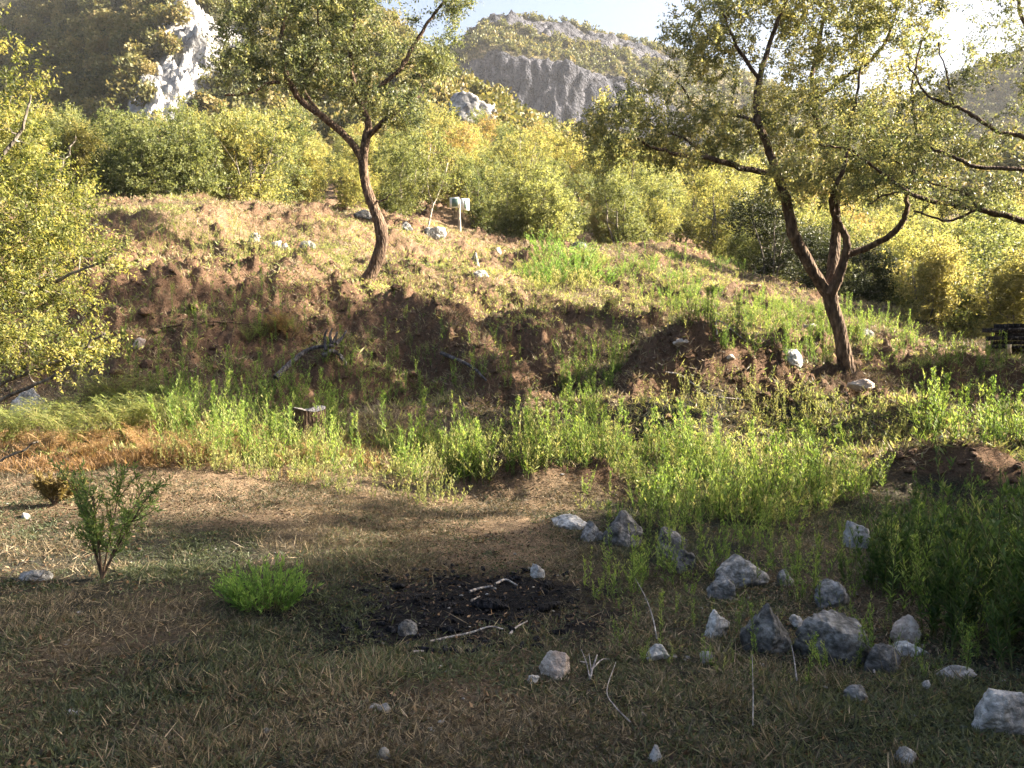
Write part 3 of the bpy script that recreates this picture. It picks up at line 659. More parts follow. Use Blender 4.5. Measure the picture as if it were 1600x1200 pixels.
# trees standing just outside the frame on the right; they shade the foreground
def auto_tree(name, seed, h, spread, leafm, barkm, ntips, L, W, span, twigs=5, per=12, stems=1, low=.25, base=.5, var=.32, openn=.12, th=None):
    """free tree around its own origin; returns (root, trunk, crown)"""
    rng = np.random.default_rng(seed); gt = Geo(); gc = Geo(); nodes = []; rads = []
    for s in range(stems):
        az = rng.uniform(0, 2*PI); lean = rng.uniform(.05, .25)*(1 if stems > 1 else .5)
        p = np.array([math.cos(az)*.12*(stems > 1), math.sin(az)*.12*(stems > 1), -.2]); d = np.array([math.cos(az)*lean, math.sin(az)*lean, 1.])
        hh = h*rng.uniform(.7, .9); n = 9; pts = [p]
        for k in range(n-1):
            p = p+d*hh/(n-1)+rng.normal(size=3)*[.06, .06, 0]*h/4; pts.append(p)
        r0 = (th or h*.022)/(1+.35*(stems-1)); r = r0*np.linspace(1.25, .25, n)
        tube(gt, pts, r, 8, rough=.2, seed=seed+s); nodes += pts[2:]; rads += list(r[2:])
        for b in range(5 if stems < 3 else 3):
            i = rng.integers(2, n-2); a = pts[i]; az2 = rng.uniform(0, 2*PI); L2 = spread*rng.uniform(.45, .8)
            e = a+np.array([math.cos(az2)*L2, math.sin(az2)*L2, rng.uniform(.1, .5)*h*.5]); m = (a+e)/2+np.array([0, 0, -.06*h])+rng.normal(size=3)*.05*h
            bp = smoothline([a, m, e], 4); rr = np.linspace(r[i]*.6, r[i]*.15, len(bp)); tube(gt, bp, rr, 6); nodes += list(bp[2:]); rads += list(rr[2:])
    tips = []
    nb = 10
    for b in range(nb):
        az = rng.uniform(0, 2*PI); zz = rng.uniform(low, .85)*h; ex = math.sqrt(max(.08, 1-((zz/h-.5)/.62)**2)); rr = spread*rng.uniform(.2, .62)*ex
        c = np.array([math.cos(az)*rr, math.sin(az)*rr, zz]); s_ = rng.uniform(.28, .48)
        tips.append(blob_tips(c, (spread*s_, spread*s_, h*s_*.62), ntips//nb, rng, .3))
    tips = np.concatenate(tips); tips = tips[tips[:, 2] > .12*h*low+.1]
    g0 = fbm3(tips, seed+5, 2, .5, 3/spread); tips = tips[g0 > np.quantile(g0, openn)]
    out = grow(gt, nodes, rads, tips, rng, r0=.014*h/4)
    make_sprigs(gc, tips, out, rng, twigs, per, L, W, span, base, var)
    root = empty(name, (0, 0, 0)); tr = gt.obj('trunk', barkm, root, True); cr = gc.obj('crown', leafm, root); reg(root, tr, cr)
    return root

shade = auto_tree('shade_tree', 301, 6.5, 3.2, M['oak'], M['bark'], 1250, .10, .055, .45, per=10, low=.08, openn=.08)
SH = [(9.2, 2.8, .95, 0), (10.3, 6.2, 1.0, 1), (9.4, .2, 1.0, 2), (13.2, 6.0, 1.25, 3), (13, 2.6, 1.3, 4), (17.5, 5.6, 2.0, 5), (17.5, 1.6, 1.9, 6), (21.2, 4.6, 2.4, 7), (25.5, 6.6, 2.7, 8), (12.9, 15.1, .78, 9)]  # last entry: unseen low tree added to shade the flat beside the forked oak
for k, (x, y, s, rz) in enumerate(SH):
    o = shade if k == 0 else copy_tree(shade)
    o.location = (x, y, Hs(x, y)); o.rotation_euler = (0, 0, rz*1.3); o.scale = (s*(.8 if s > 1.5 else 1), s*(.8 if s > 1.5 else 1), s)
    tag(o, 'leafy tree standing just outside the right edge shading the foreground' if k < 9 else 'low leafy tree added out of view at right to shade the flat beside the forked oak', 'tree', 'shade trees beyond the right edge')

tall = auto_tree('shade_tree', 311, 12.0, 2.5, M['oak'], M['bark'], 420, .12, .07, .5, per=10, low=.5, openn=.3)  # unseen tree added to shade the left bank; crown kept high for that
for k, (x, y, s) in enumerate([(13.4, 16.9, 1.15)]):
    o = tall if k == 0 else copy_tree(tall); o.location = (x, y, Hs(x, y)); o.rotation_euler = (0, 0, k*2.0); o.scale = (s,)*3
    tag(o, 'tall narrow tree added out of view at right to shade the left bank', 'tree', 'added bank-shading trees beyond the right edge')

# ------------------------------------------------------------------ the wood behind
kinds = [
 ('f0', 4.2, 2.0, 'bushy yellow-green tree', 3), ('f0', 3.4, 1.9, 'low round yellow-green tree', 4), ('f1', 4.0, 1.9, 'bushy olive green tree', 3),
 ('f1', 3.2, 1.8, 'low olive green tree', 4), ('f2', 3.8, 1.7, 'thin ochre brown tree', 3), ('f0', 4.8, 1.8, 'taller yellow-green tree', 2), ('fgold', 2.6, 1.5, 'golden yellow shrub', 4), ('f3', 3.4, 2.0, 'dark evergreen thicket', 4)]
protos = []
for k, (mk, h, sp, desc, st) in enumerate(kinds):
    r = auto_tree('bushy_tree' if k < 6 else ('golden_shrub' if k == 6 else 'evergreen_shrub'), 400+k*7, h, sp, M[mk], M['barkg'], 420, .085, .05, .38, per=9, twigs=5, stems=st, low=.02, openn=.08)
    protos.append(r)
used = [False]*len(protos)
def front(px): return float(np.interp(px, [-900, 0, 150, 250, 450, 600, 700, 820, 950, 1100, 1200, 1320, 1450, 1600, 2300], [22, 24.5, 25, 26, 28, 30, 33, 33.5, 33, 33, 29.5, 27.5, 24, 23, 22]))
def place_tree(k, x, y, s, label=None, group='trees of the wood on the slope', cat='tree', rz=None):
    o = protos[k] if not used[k] else copy_tree(protos[k]); used[k] = True
    o.location = (x, y, Hs(x, y)-.05); o.rotation_euler = (0, 0, random.uniform(0, 6.28) if rz is None else rz); o.scale = (s*random.uniform(.9, 1.15), s*random.uniform(.9, 1.15), s)
    pv_ = 800+F*x/y; where = next(w_ for lim, w_ in ((120, 'behind the acacia'), (300, 'above the left end of the bank crest'), (450, 'above the white stones of the bank crest'), (570, 'just left of the crooked oak'), (690, 'between crooked oak and sign post'), (800, 'behind the sign post'), (940, 'above the bright green clumps'), (1100, 'below the tip of the long oak bough'), (1260, 'left of the forked trunk'), (1420, 'right of the forked trunk'), (9999, 'behind the golden shrubs')) if pv_ < lim)
    where += ', front row' if y < front(pv_)+5 else (', second rows' if y < front(pv_)+14 else ', higher up')
    tag(o, label or f'{kinds[k][3]} {where}', cat, group); return o
# single plants that stand out
def pxY(px, Y): return wx(px, Y), Y
for (px, Y, k, s, lab) in [
  (1200, 27.5, 7, .95, 'dark evergreen thicket left of the forked oak trunk'), (1265, 26.0, 7, .7, 'dark evergreen thicket directly behind the forked oak trunk'),
  (1350, 25.2, 7, .62, 'dark evergreen thicket right of the forked oak trunk'),
  (1440, 22.5, 6, .85, 'golden shrub at the wood edge right of the forked oak'), (1560, 21.5, 6, .9, 'golden shrub at the wood edge above the dark boards'),
  (1500, 23.5, 3, .9, 'olive shrub between the two golden shrubs'),
  (850, 31.5, 3, 1.0, 'dark olive shrub right of the sign post'), (790, 32.0, 3, .85, 'olive shrub close to the right of the sign post'),
  (395, 27.0, 1, .95, 'pale twiggy shrub at the crest of the left bank'), (240, 25.0, 3, .8, 'dark olive shrub at the left end of the bank crest'), (300, 26.0, 3, .9, 'dark olive shrub on the bank crest')]:
    x, y = pxY(px, Y); place_tree(k, x, y, s, lab, None, 'shrub')
cand = []
y = 23.0; rr = random.Random(5)
while y < 80:
    step = 1.9+(y-23)*.045
    xx = -.85*y
    while xx < .85*y:
        x2 = xx+rr.uniform(-.4, .4)*step; y2 = y+rr.uniform(-.4, .4)*step; px = 800+F*x2/y2
        if y2 > front(px)+.4 and -190 < px < 1790: cand.append((x2, y2))
        xx += step*1.25
    y += step*.95
cand.sort(key=lambda c: c[1])
rr = random.Random(9); WOODREST = []
for n_, (x, y) in enumerate(cand):
    n0 = float(fbm2(np.array([x*.09]), np.array([y*.09]), 61, 3)[0]); u = rr.random()+n0*.6
    k = 2 if u < .12 else 3 if u < .25 else 0 if u < .48 else 1 if u < .68 else 5 if u < .82 else 4 if u < .94 else 0
    pxx_ = 800+F*x/y; fr = y < front(pxx_)+4
    if fr and u > .3: k = [1, 3, 7, 4, 6, 3, 1, 0][rr.randrange(8)]
    if n_ < 285: place_tree(k, x, y, rr.uniform(.5, .95) if fr else rr.uniform(.6, 1.2)*(.78 if pxx_ < 640 else 1))
    else: WOODREST.append((x, y, H(np.array([x]), np.array([y]))[0], 1.9))
print('wood', len(cand))
# far woodland: uncountable mass of crowns on the slopes
def far_crowns(name, pts, mats, seed, nleaf, leafL, label):
    rng = np.random.default_rng(seed); g = Geo()
    pr = []
    for k in range(6):
        c = np.concatenate([blob_tips(np.array([rng.uniform(-.45, .45), rng.uniform(-.45, .45), rng.uniform(.4, 1.1)]), (.55, .55, .5), nleaf//5, rng, .6) for _ in range(5)])
        gg = Geo(); leaves(gg, c, rng.normal(size=c.shape), leafL*rng.uniform(.7, 1.3, len(c)), leafL*.7, 0.5, rng)
        pr.append(gg.v[0])
    for i, (x, y, z, s) in enumerate(pts):
        v = pr[i % 6]; az = rng.uniform(0, 6.28); ca, sa = math.cos(az), math.sin(az)
        vv = np.stack([v[:, 0]*ca-v[:, 1]*sa, v[:, 0]*sa+v[:, 1]*ca, v[:, 2]], 1)*[s, s, s*rng.uniform(.8, 1.25)]+[x, y, z-.3]
        a = np.clip(rng.normal(.5, .22)+np.repeat(rng.normal(size=len(v)//4)*.16, 4), 0, 1)
        g.add(vv, np.arange(len(v)).reshape(-1, 4), None, a)
    o = g.obj(name, mats); tag(o, label, 'woodland', kind='stuff'); return o
rng = np.random.default_rng(71); pts = [p for p in WOODREST]
n = 6200; yy = np.exp(rng.uniform(math.log(82), math.log(200), n)); pxx = rng.uniform(-250, 1850, n); xx = (pxx-800)/F*yy; zz = zh(xx, yy)
cm = cliffmask(xx, yy)
for x, y, z, c in zip(xx, yy, zz, cm):
    if c < .3 or (c < .8 and rng.random() < .22): pts.append((x, y, z, rng.uniform(1.3, 2.4)))
M['farwood'] = leafmat('far_wood_leaf', [(0, (.03, .038, .018)), (.4, (.075, .085, .035)), (.75, (.14, .135, .05)), (1, (.2, .16, .07))], .3)
far_crowns('woodland', pts, M['farwood'], 72, 220, .25, 'scrubby autumn woodland covering the far slopes below the cliffs')
n = 5600; yy = rng.uniform(298, 380, n); pxx = rng.uniform(620, 1750, n); xx = (pxx-800)/F*yy; zz = zm(xx, yy); cm = mrock(xx, yy)
pts = [(x, y, z, rng.uniform(.9, 2.3)) for x, y, z, c in zip(xx, yy, zz, cm) if c < .5]
far_crowns('scrub', pts, M['farwood'], 73, 60, .5, 'low scrub growing on the ledges of the grey peak')

# ------------------------------------------------------------------ weeds
def weed_geo(seed, h, stems, spread, leafL, W, per, side=.0, upright=.75, flower=False):
    rng = np.random.default_rng(seed); gs = Geo(); gl = Geo()
    def stem(p0, d, hh, n, r, lL):
        k = 6; t = np.linspace(0, 1, k)[:, None]; bend = rng.normal(size=3)*.17*hh; bend[2] = 0
        pts = p0+d*hh*t+bend*t*t; tube(gs, pts, np.linspace(r, r*.3, k), 4, cap=False)
        s = np.sort(rng.uniform(.08, 1.0, n)); pos = p0+d*hh*s[:, None]+bend*(s*s)[:, None]
        az = rng.uniform(0, 6.28, n); out = np.stack([np.cos(az), np.sin(az), np.zeros(n)], 1)
        dl = unit(out+np.array([0, 0, 1])*(upright+s[:, None]*1.1)+rng.normal(size=(n, 3))*.32)
        LL = lL*(1.05-.65*s**2)*rng.uniform(.5, 1.3, n)*rng.uniform(.8, 1.15)
        nr = unit(np.array([0, 0, 1.])-out*.3+rng.normal(size=(n, 3))*.3)
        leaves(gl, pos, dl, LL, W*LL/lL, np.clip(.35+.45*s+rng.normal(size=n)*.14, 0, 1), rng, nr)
        return pts
    for i in range(stems):
        az = rng.uniform(0, 2*PI); ln = spread*rng.uniform(.3, 1); d = unit(np.array([math.cos(az)*ln, math.sin(az)*ln, 1.])); hh = h*rng.uniform(.6, 1) if i else h
        p0 = np.array([math.cos(az)*.03*stems**.5, math.sin(az)*.03*stems**.5, -.02]); pts = stem(p0, d, hh, per, .0045*h/.6+.001, leafL)
        for b in range(int(side)):
            j = rng.uniform(.3, .9); q = p0+d*hh*j; az2 = rng.uniform(0, 2*PI); d2 = unit(np.array([math.cos(az2)*.55, math.sin(az2)*.55, .9]))
            stem(q, d2, hh*rng.uniform(.18, .35)*(1.2-j), max(6, per//6), .002, leafL*.6)
    return gs, gl
def weed_proto(name, mt, *a, **k):
    gs, gl = weed_geo(*a, **k); root = empty(name, (0, 0, 0)); s = gs.obj('stem', M['stem'], root); l = gl.obj('leaves', mt, root); reg(root, s, l)
    return root, gs, gl
WP = []
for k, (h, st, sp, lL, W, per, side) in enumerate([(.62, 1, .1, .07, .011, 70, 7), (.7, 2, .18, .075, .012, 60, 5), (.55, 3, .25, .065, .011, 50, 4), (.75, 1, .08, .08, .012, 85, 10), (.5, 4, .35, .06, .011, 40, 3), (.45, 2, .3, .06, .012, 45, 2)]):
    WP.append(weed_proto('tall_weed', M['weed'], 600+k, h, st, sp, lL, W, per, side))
WY = []
for k, (h, st, sp, lL, W, per, side) in enumerate([(.3, 2, .3, .045, .010, 28, 2), (.22, 4, .6, .045, .010, 20, 1), (.36, 1, .15, .045, .009, 34, 3)]):
    WY.append(weed_proto('pale_weed', M['weedY'], 640+k, h, st, sp, lL, W, per, side))
WB = []
for k, (h, st, sp, lL, W, per, side) in enumerate([(.42, 16, .8, .06, .012, 34, 2), (.36, 14, 1.0, .06, .012, 30, 2)]):
    WB.append(weed_proto('green_clump', M['weedY'] if k else M['bush'], 660+k, h, st, sp, lL, W, per, side))
WT = []
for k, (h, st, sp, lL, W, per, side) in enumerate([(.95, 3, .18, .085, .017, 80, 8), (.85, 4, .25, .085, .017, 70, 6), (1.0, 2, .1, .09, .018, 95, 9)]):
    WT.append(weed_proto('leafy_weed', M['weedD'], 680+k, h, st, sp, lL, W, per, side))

def inpoly(pts, poly):
    x, y = pts[:, 0], pts[:, 1]; r = np.zeros(len(x), bool); n = len(poly)
    for i in range(n):
        x1, y1 = poly[i]; x2, y2 = poly[(i+1) % n]
        c = ((y1 > y) != (y2 > y)) & (x < (x2-x1)*(y-y1)/((y2-y1) or 1e-9)+x1); r ^= c
    return r
def sample(poly, n, rng, clump=0.0, cs=60.):
    P_ = np.array(poly); out = []; tot = 0
    while tot < n:
        c = rng.uniform(P_.min(0), P_.max(0), (n*4, 2)); c = c[inpoly(c, poly)]
        if clump: c = c[(noise2(c[:, 0]/cs, c[:, 1]/cs*1.7, 12)+.5) > rng.random(len(c))*clump]
        out.append(c); tot += len(c)
    return np.concatenate(out)[:n]
rng = np.random.default_rng(99)
ALLW = []   # (pos, scale, set, index, where)
def region(poly, n, sets, s0, s1, where, clump=.9):
    c = sample(poly, n, rng, clump); p, ok = ground_at(c[:, 0], c[:, 1])
    for q, k in zip(p[ok], np.arange(ok.sum())):
        st = sets[rng.integers(len(sets))]; ALLW.append((q, s0+(s1-s0)*rng.random()**1.4, st, rng.integers(len(st)), where))
B1 = 'in the sunlit band below the earth bank'
region([(250, 660), (420, 680), (560, 700), (860, 690), (1000, 705), (1400, 760), (1300, 800), (1200, 825), (1000, 795), (950, 735), (700, 760), (450, 740), (230, 715)], 560, [WP], .35, 1.2, B1, .6)
region([(250, 660), (420, 680), (560, 700), (860, 690), (1000, 705), (1400, 760), (1300, 800), (1200, 825), (1000, 795), (950, 735), (700, 760), (450, 740), (230, 715)], 420, [WY], .9, 1.6, B1, .3)
region([(850, 660), (900, 560), (960, 530), (1000, 560), (930, 640), (965, 700), (800, 700)], 110, [WP], .5, .95, 'beside the left flank of the low earth ridge')
region([(800, 440), (840, 400), (930, 400), (950, 460), (850, 455)], 40, [WB], 1.0, 1.9, 'high on the slope right of the sign post', 0)
region([(900, 400), (1170, 405), (1200, 470), (1000, 470)], 130, [WP, WY, WB], .6, 1.1, 'on the upper slope before the wood', .9)
region([(1000, 480), (1180, 470), (1420, 510), (1440, 555), (1100, 515)], 330, [WP], .45, .95, 'in the sunlit strip behind the forked oak', .5)
region([(1420, 525), (1600, 550), (1600, 600), (1380, 585), (1120, 560), (1100, 535)], 150, [WP], .4, .85, 'on the shaded flat beside the forked oak', .9)
region([(1420, 700), (1700, 710), (1700, 675), (1440, 655)], 60, [WP], .8, 1.2, 'behind the dark mound on the right', .5)
region([(1350, 920), (1420, 880), (1490, 860), (1760, 870), (1760, 1065), (1640, 1065), (1520, 1045), (1450, 1000)], 115, [WT, WT, WP], .6, 1.0, 'in the dense stand at the right edge', 0)
region([(1270, 850), (1430, 790), (1500, 860), (1400, 900), (1330, 930)], 30, [WT, WP], .3, .6, 'among the stones left of the dense stand', 0)
region([(850, 880), (1000, 850), (1080, 880), (1200, 880), (1340, 900), (1300, 960), (1100, 940), (930, 930)], 40, [WP], .4, .65, 'among the foreground stones', .9)
region([(190, 625), (450, 610), (540, 650), (560, 700), (300, 665)], 140, [WP], .5, 1.05, 'at the shaded foot of the bank', .6)
region([(400, 560), (900, 520), (900, 650), (500, 650)], 70, [WP, WY], .4, .8, 'scattered on the bare bank', .9)
region([(990, 640), (1400, 700), (1440, 650), (1250, 615), (1120, 575)], 170, [WY], .6, 1.2, 'on the low earth ridge', .8)
region([(600, 400), (1000, 400), (1100, 520), (620, 470)], 330, [WY], .7, 1.3, 'on the dry upper slope', .9)
region([(160, 330), (560, 350), (560, 430), (200, 400)], 280, [WY], .7, 1.3, 'on the crest of the left bank', .9)
region([(900, 760), (1320, 850), (1330, 870), (1050, 850), (900, 800)], 90, [WP, WY], .4, .8, 'at the edge of the shade', .7)
region([(250, 700), (700, 770), (720, 800), (500, 770), (240, 730)], 90, [WY], .7, 1.2, 'along the dry grass edge', .8)
region([(900, 880), (1260, 880), (1540, 1000), (1540, 1090), (1250, 1080), (980, 1060)], 120, [WP, WY], .2, .45, 'round the foreground stones', .5)
region([(170, 420), (570, 450), (760, 540), (840, 640), (520, 640), (190, 600)], 260, [WY, WY, WP], .4, .9, 'scattered on the bare bank', .9)
region([(190, 500), (560, 500), (760, 590), (520, 640), (190, 600)], 60, [WY, WP], .3, .7, 'scattered on the bare bank', .9)
ALLW.sort(key=lambda t: -t[1]*(1.5 if t[2] is WT else .4 if t[2] is WY else 1)/np.linalg.norm(t[0]))
usedW = set(); desc = {id(WP): 'slender bright green weed with upright stems', id(WY): 'small pale yellow-green weed', id(WB): 'low bushy bright green clump', id(WT): 'tall leafy dark green weed'}
grest = [Geo(), Geo(), Geo(), Geo()]; NIND = 0; counts = {}
for (q, s, st, i, where) in ALLW:
    root, gs, gl = st[i]; rz = rng.uniform(0, 6.28); kk = id(st)
    if counts.get(kk, 0) < (240 if st is WP else 120):
        counts[kk] = counts.get(kk, 0)+1
        o = root if root.name not in usedW else copy_tree(root); usedW.add(root.name)
        o.location = q; o.rotation_euler = (rng.normal()*.13, rng.normal()*.13, rz); o.scale = (s, s, s*rng.uniform(.9, 1.15))
        if where == B1:
            pq = 800+F*q[0]/q[1]; where = next(w_ for lim, w_ in ((420, 'between ferns and stump below the bank'), (560, 'round the tree stump below the bank'), (720, 'below the bare spur of the bank'), (960, 'behind the small central mound'), (1120, 'in the bright stand behind the bluish boulder'), (9999, 'in the bright stand below the low earth ridge')) if pq < lim)
        tag(o, desc[kk]+' '+where, 'weed', ('weeds ' if st is not WB else 'clumps ')+where)
    else:
        ca, sa = math.cos(rz), math.sin(rz)
        for gsrc, gd in ((gs, grest[0]), (gl, grest[1] if st is WY else grest[2])):
            for v, a in zip([np.concatenate(gsrc.v)], [np.concatenate(gsrc.a)]):
                vv = np.stack([v[:, 0]*ca-v[:, 1]*sa, v[:, 0]*sa+v[:, 1]*ca, v[:, 2]], 1)*s+q
                gd.add(vv, np.concatenate(gsrc.q), None, np.clip(a+rng.normal()*.12, 0, 1))
# the rest of the weeds: one object with three materials
def joined(name, parts):
    G_ = Geo(); mi = []
    for k, (g, m_) in enumerate(parts):
        if not g.v: continue
        G_.add(np.concatenate(g.v), np.concatenate(g.q), None, np.concatenate(g.a)); mi.append(np.full(sum(len(q) for q in g.q), k))
    o = G_.obj(name, [m_ for _, m_ in parts]); o.data.polygons.foreach_set('material_index', np.concatenate(mi).astype(np.int32)); return o
o = joined('weeds', [(grest[0], M['stem']), (grest[1], M['weedY']), (grest[2], M['weed'])])
tag(o, 'countless further small weeds covering the bank and slope', 'weeds', kind='stuff')

# ------------------------------------------------------------------ grass, litter
def scatter(n, xr, yr, dens, seed):
    r = np.random.default_rng(seed); y = yr[0]+(yr[1]-yr[0])*r.random(n*3)**1.0; px = r.uniform(-520, 2050, n*3); x = (px-800)/F*np.maximum(y, 1.5)
    keep = r.random(n*3) < dens(x, y); x = x[keep][:n]; y = y[keep][:n]; return np.stack([x, y, H(x, y)], 1), r
def blades(name, material, n, yr, dens, seed, L, W, up=1.0, label='', shade=.5, var=.25, clump=1.6):
    p, r = scatter(int(n*1.3), None, yr, dens, seed); g = Geo(); m = len(p)
    d = r.normal(size=(m, 3))*[1, 1, .3]+np.array([0, 0, up]); d[:, 2] = np.abs(d[:, 2])+.03
    cl = noise2(p[:, 0]*clump*3, p[:, 1]*clump*3, 55)+.5
    LL = L*r.uniform(.5, 1.4, m)*(.6+.8*cl); a = np.clip(shade+var*r.normal(size=m)+.5*(fbm2(p[:, 0]*.8, p[:, 1]*.8, 66, 3)), 0, 1)
    leaves(g, p-[0, 0, .004], d, LL, W*r.uniform(.6, 1.3, m), a, r, fold=.1)
    o = g.obj(name, material); tag(o, label, name.replace('_', ' '), kind='stuff'); return o
dn = lambda x, y: np.clip((.16+.35*drymask(x, y))+1.8*fbm2(x*1.3, y*1.3, 81, 4), .03, 1)*(1-charmask(x, y)*.97)
dgreen = lambda x, y: np.clip(.35+1.5*fbm2(x*.9+4, y*.9, 82, 4), .03, 1)*(1-charmask(x, y)*.98)*(1-.7*drymask(x, y))
blades('dry_grass', M['straw'], 230000, (2.3, 11.5), dn, 801, .055, .004, .45, 'short dry straw-coloured grass across the foreground', .36, .25)
tf = lambda x, y: (fbm2(x*1.6, y*1.6, 91, 3) > .16)*np.clip(.4+noise2(x*9, y*9, 92)*2, 0, 1)*(1-charmask(x, y))
blades('grass_tufts', M['straw'], 40000, (2.6, 9.5), tf, 806, .09, .004, 1.1, 'taller tufts of dry and fading grass in the foreground turf', .35, .25)
blades('rusty_grass', M['rust'], 26000, (8.3, 10.6), lambda x, y: (x < -1.6)*np.clip(.45+1.6*fbm2(x*1.4, y*1.4, 97, 3), .02, 1), 809, .13, .008, .9, 'rust-brown dry bracken and grass along the left edge of the weeds', .55, .25)
blades('broken_stalks', M['straw'], 22000, (2.6, 20), lambda x, y: np.clip(.3+.7*soilmask(x, y)+fbm2(x, y, 93, 3), .05, 1)*(1-.93*charmask(x, y)), 807, .13, .0045, .25, 'broken dry stalks and rootlets strewn over the bare earth', .45, .3)
blades('clover', M['gblade'], 230000, (2.3, 8.8), lambda x, y: (fbm2(x*1.2, y*1.2, 95, 4) > -.02)*np.clip(.5+fbm2(x*5, y*5, 96, 2), .05, 1)*(1-charmask(x, y)*.98)*(1-.6*drymask(x, y)), 808, .020, .012, .45, 'dark low clover leaves patching the foreground turf', .45, .25)
blades('short_grass', M['gblade'], 170000, (2.3, 8.6), dgreen, 802, .045, .006, .7, 'short dark green grass and clover of the foreground', .5, .25)
sl = lambda x, y: np.clip(.5+1.2*fbm2(x*.8, y*.8, 83, 4), .04, 1)*(1-.35*soilmask(x, y))
blades('slope_grass', M['straw'], 330000, (9.0, 31), sl, 803, .12, .012, .6, 'thin yellowed dry grass over the bank and upper slope', .56, .27)
blades('ground_herbs', M['weedY'], 150000, (9.0, 32), lambda x, y: np.clip(.25+1.6*fbm2(x*.7+9, y*.7, 88, 4), .02, 1)*(1-.7*soilmask(x, y)*(fbm2(x*1.5, y*1.5, 89, 3) < .05))+.05, 805, .10, .022, .8, 'low yellow-green herbs matting the slope between the weeds', .5, .25)
blades('leaf_litter', M['litter'], 110000, (2.3, 17), lambda x, y: np.clip(.4+fbm2(x*1.1, y*1.1, 84, 3), .05, 1)*(1-.6*charmask(x, y)), 804, .03, .016, .15, 'fallen brown leaves and clods on the bare earth', .45, .28)

# ------------------------------------------------------------------ rocks
import bmesh
_bm = bmesh.new(); bmesh.ops.create_icosphere(_bm, subdivisions=5, radius=1); ICO = np.array([v.co[:] for v in _bm.verts]); ICOF = np.array([[v.index for v in f.verts] for f in _bm.faces]); _bm.free()
_bm = bmesh.new(); bmesh.ops.create_icosphere(_bm, subdivisions=3, radius=1); ICOs = np.array([v.co[:] for v in _bm.verts]); ICOFs = np.array([[v.index for v in f.verts] for f in _bm.faces]); _bm.free()
def rock_verts(seed, dims, big=True, peak=0.0, sharp=40, nz=.10):
    rng = np.random.default_rng(seed); V = (ICO if big else ICOs).copy()
    N = unit(rng.normal(size=(11, 3))); D = rng.uniform(.62, 1.0, 11)
    q = np.maximum(V@N.T, 1e-3)/D; r = 1/np.power(np.sum(q**sharp, 1), 1/sharp); V = V*np.minimum(r, 1.25)[:, None]
    if peak: V[:, :2] *= (1-peak*np.clip(V[:, 2:3], 0, 1))
    V = V*(1+nz*fbm3(V+seed*3.1, seed, 4, .6, 1.6)[:, None]+.6*nz*fbm3(V, seed+3, 4, .65, 5)[:, None]-.9*nz*np.maximum(0, .12-np.abs(fbm3(V+seed, seed+9, 3, .5, 1.9)))[:, None]*4)
    V -= np.array([0, 0, V[:, 2].min()]); e = V.max(0)-V.min(0); V[:, :2] -= (V[:, :2].max(0)+V[:, :2].min(0))/2
    return V/e*np.asarray(dims)
def rock(px, py, wpx, hpx, m, label, seed, name='rock', peak=0.0, depth=.8, nz=.1, rz=None, group=None, tilt=0):
    p = gp(px, py); k = p.y/F; W_, H_ = wpx*k, hpx*k*1.5
    V = rock_verts(seed, (W_, W_*depth, H_), wpx > 25, peak, nz=nz); V[:, 2] -= H_*.36
    g = Geo(); g.add(V, None, ICOF if wpx > 25 else ICOFs); o = g.obj(name, M[m], None, True)
    o.location = (p.x, p.y+W_*depth*.35, p.z); o.rotation_euler = (0, tilt, (seed*1.7) % .8-.4 if rz is None else rz)
    tag(o, label, 'rock' if wpx > 32 else 'stone', group); return o
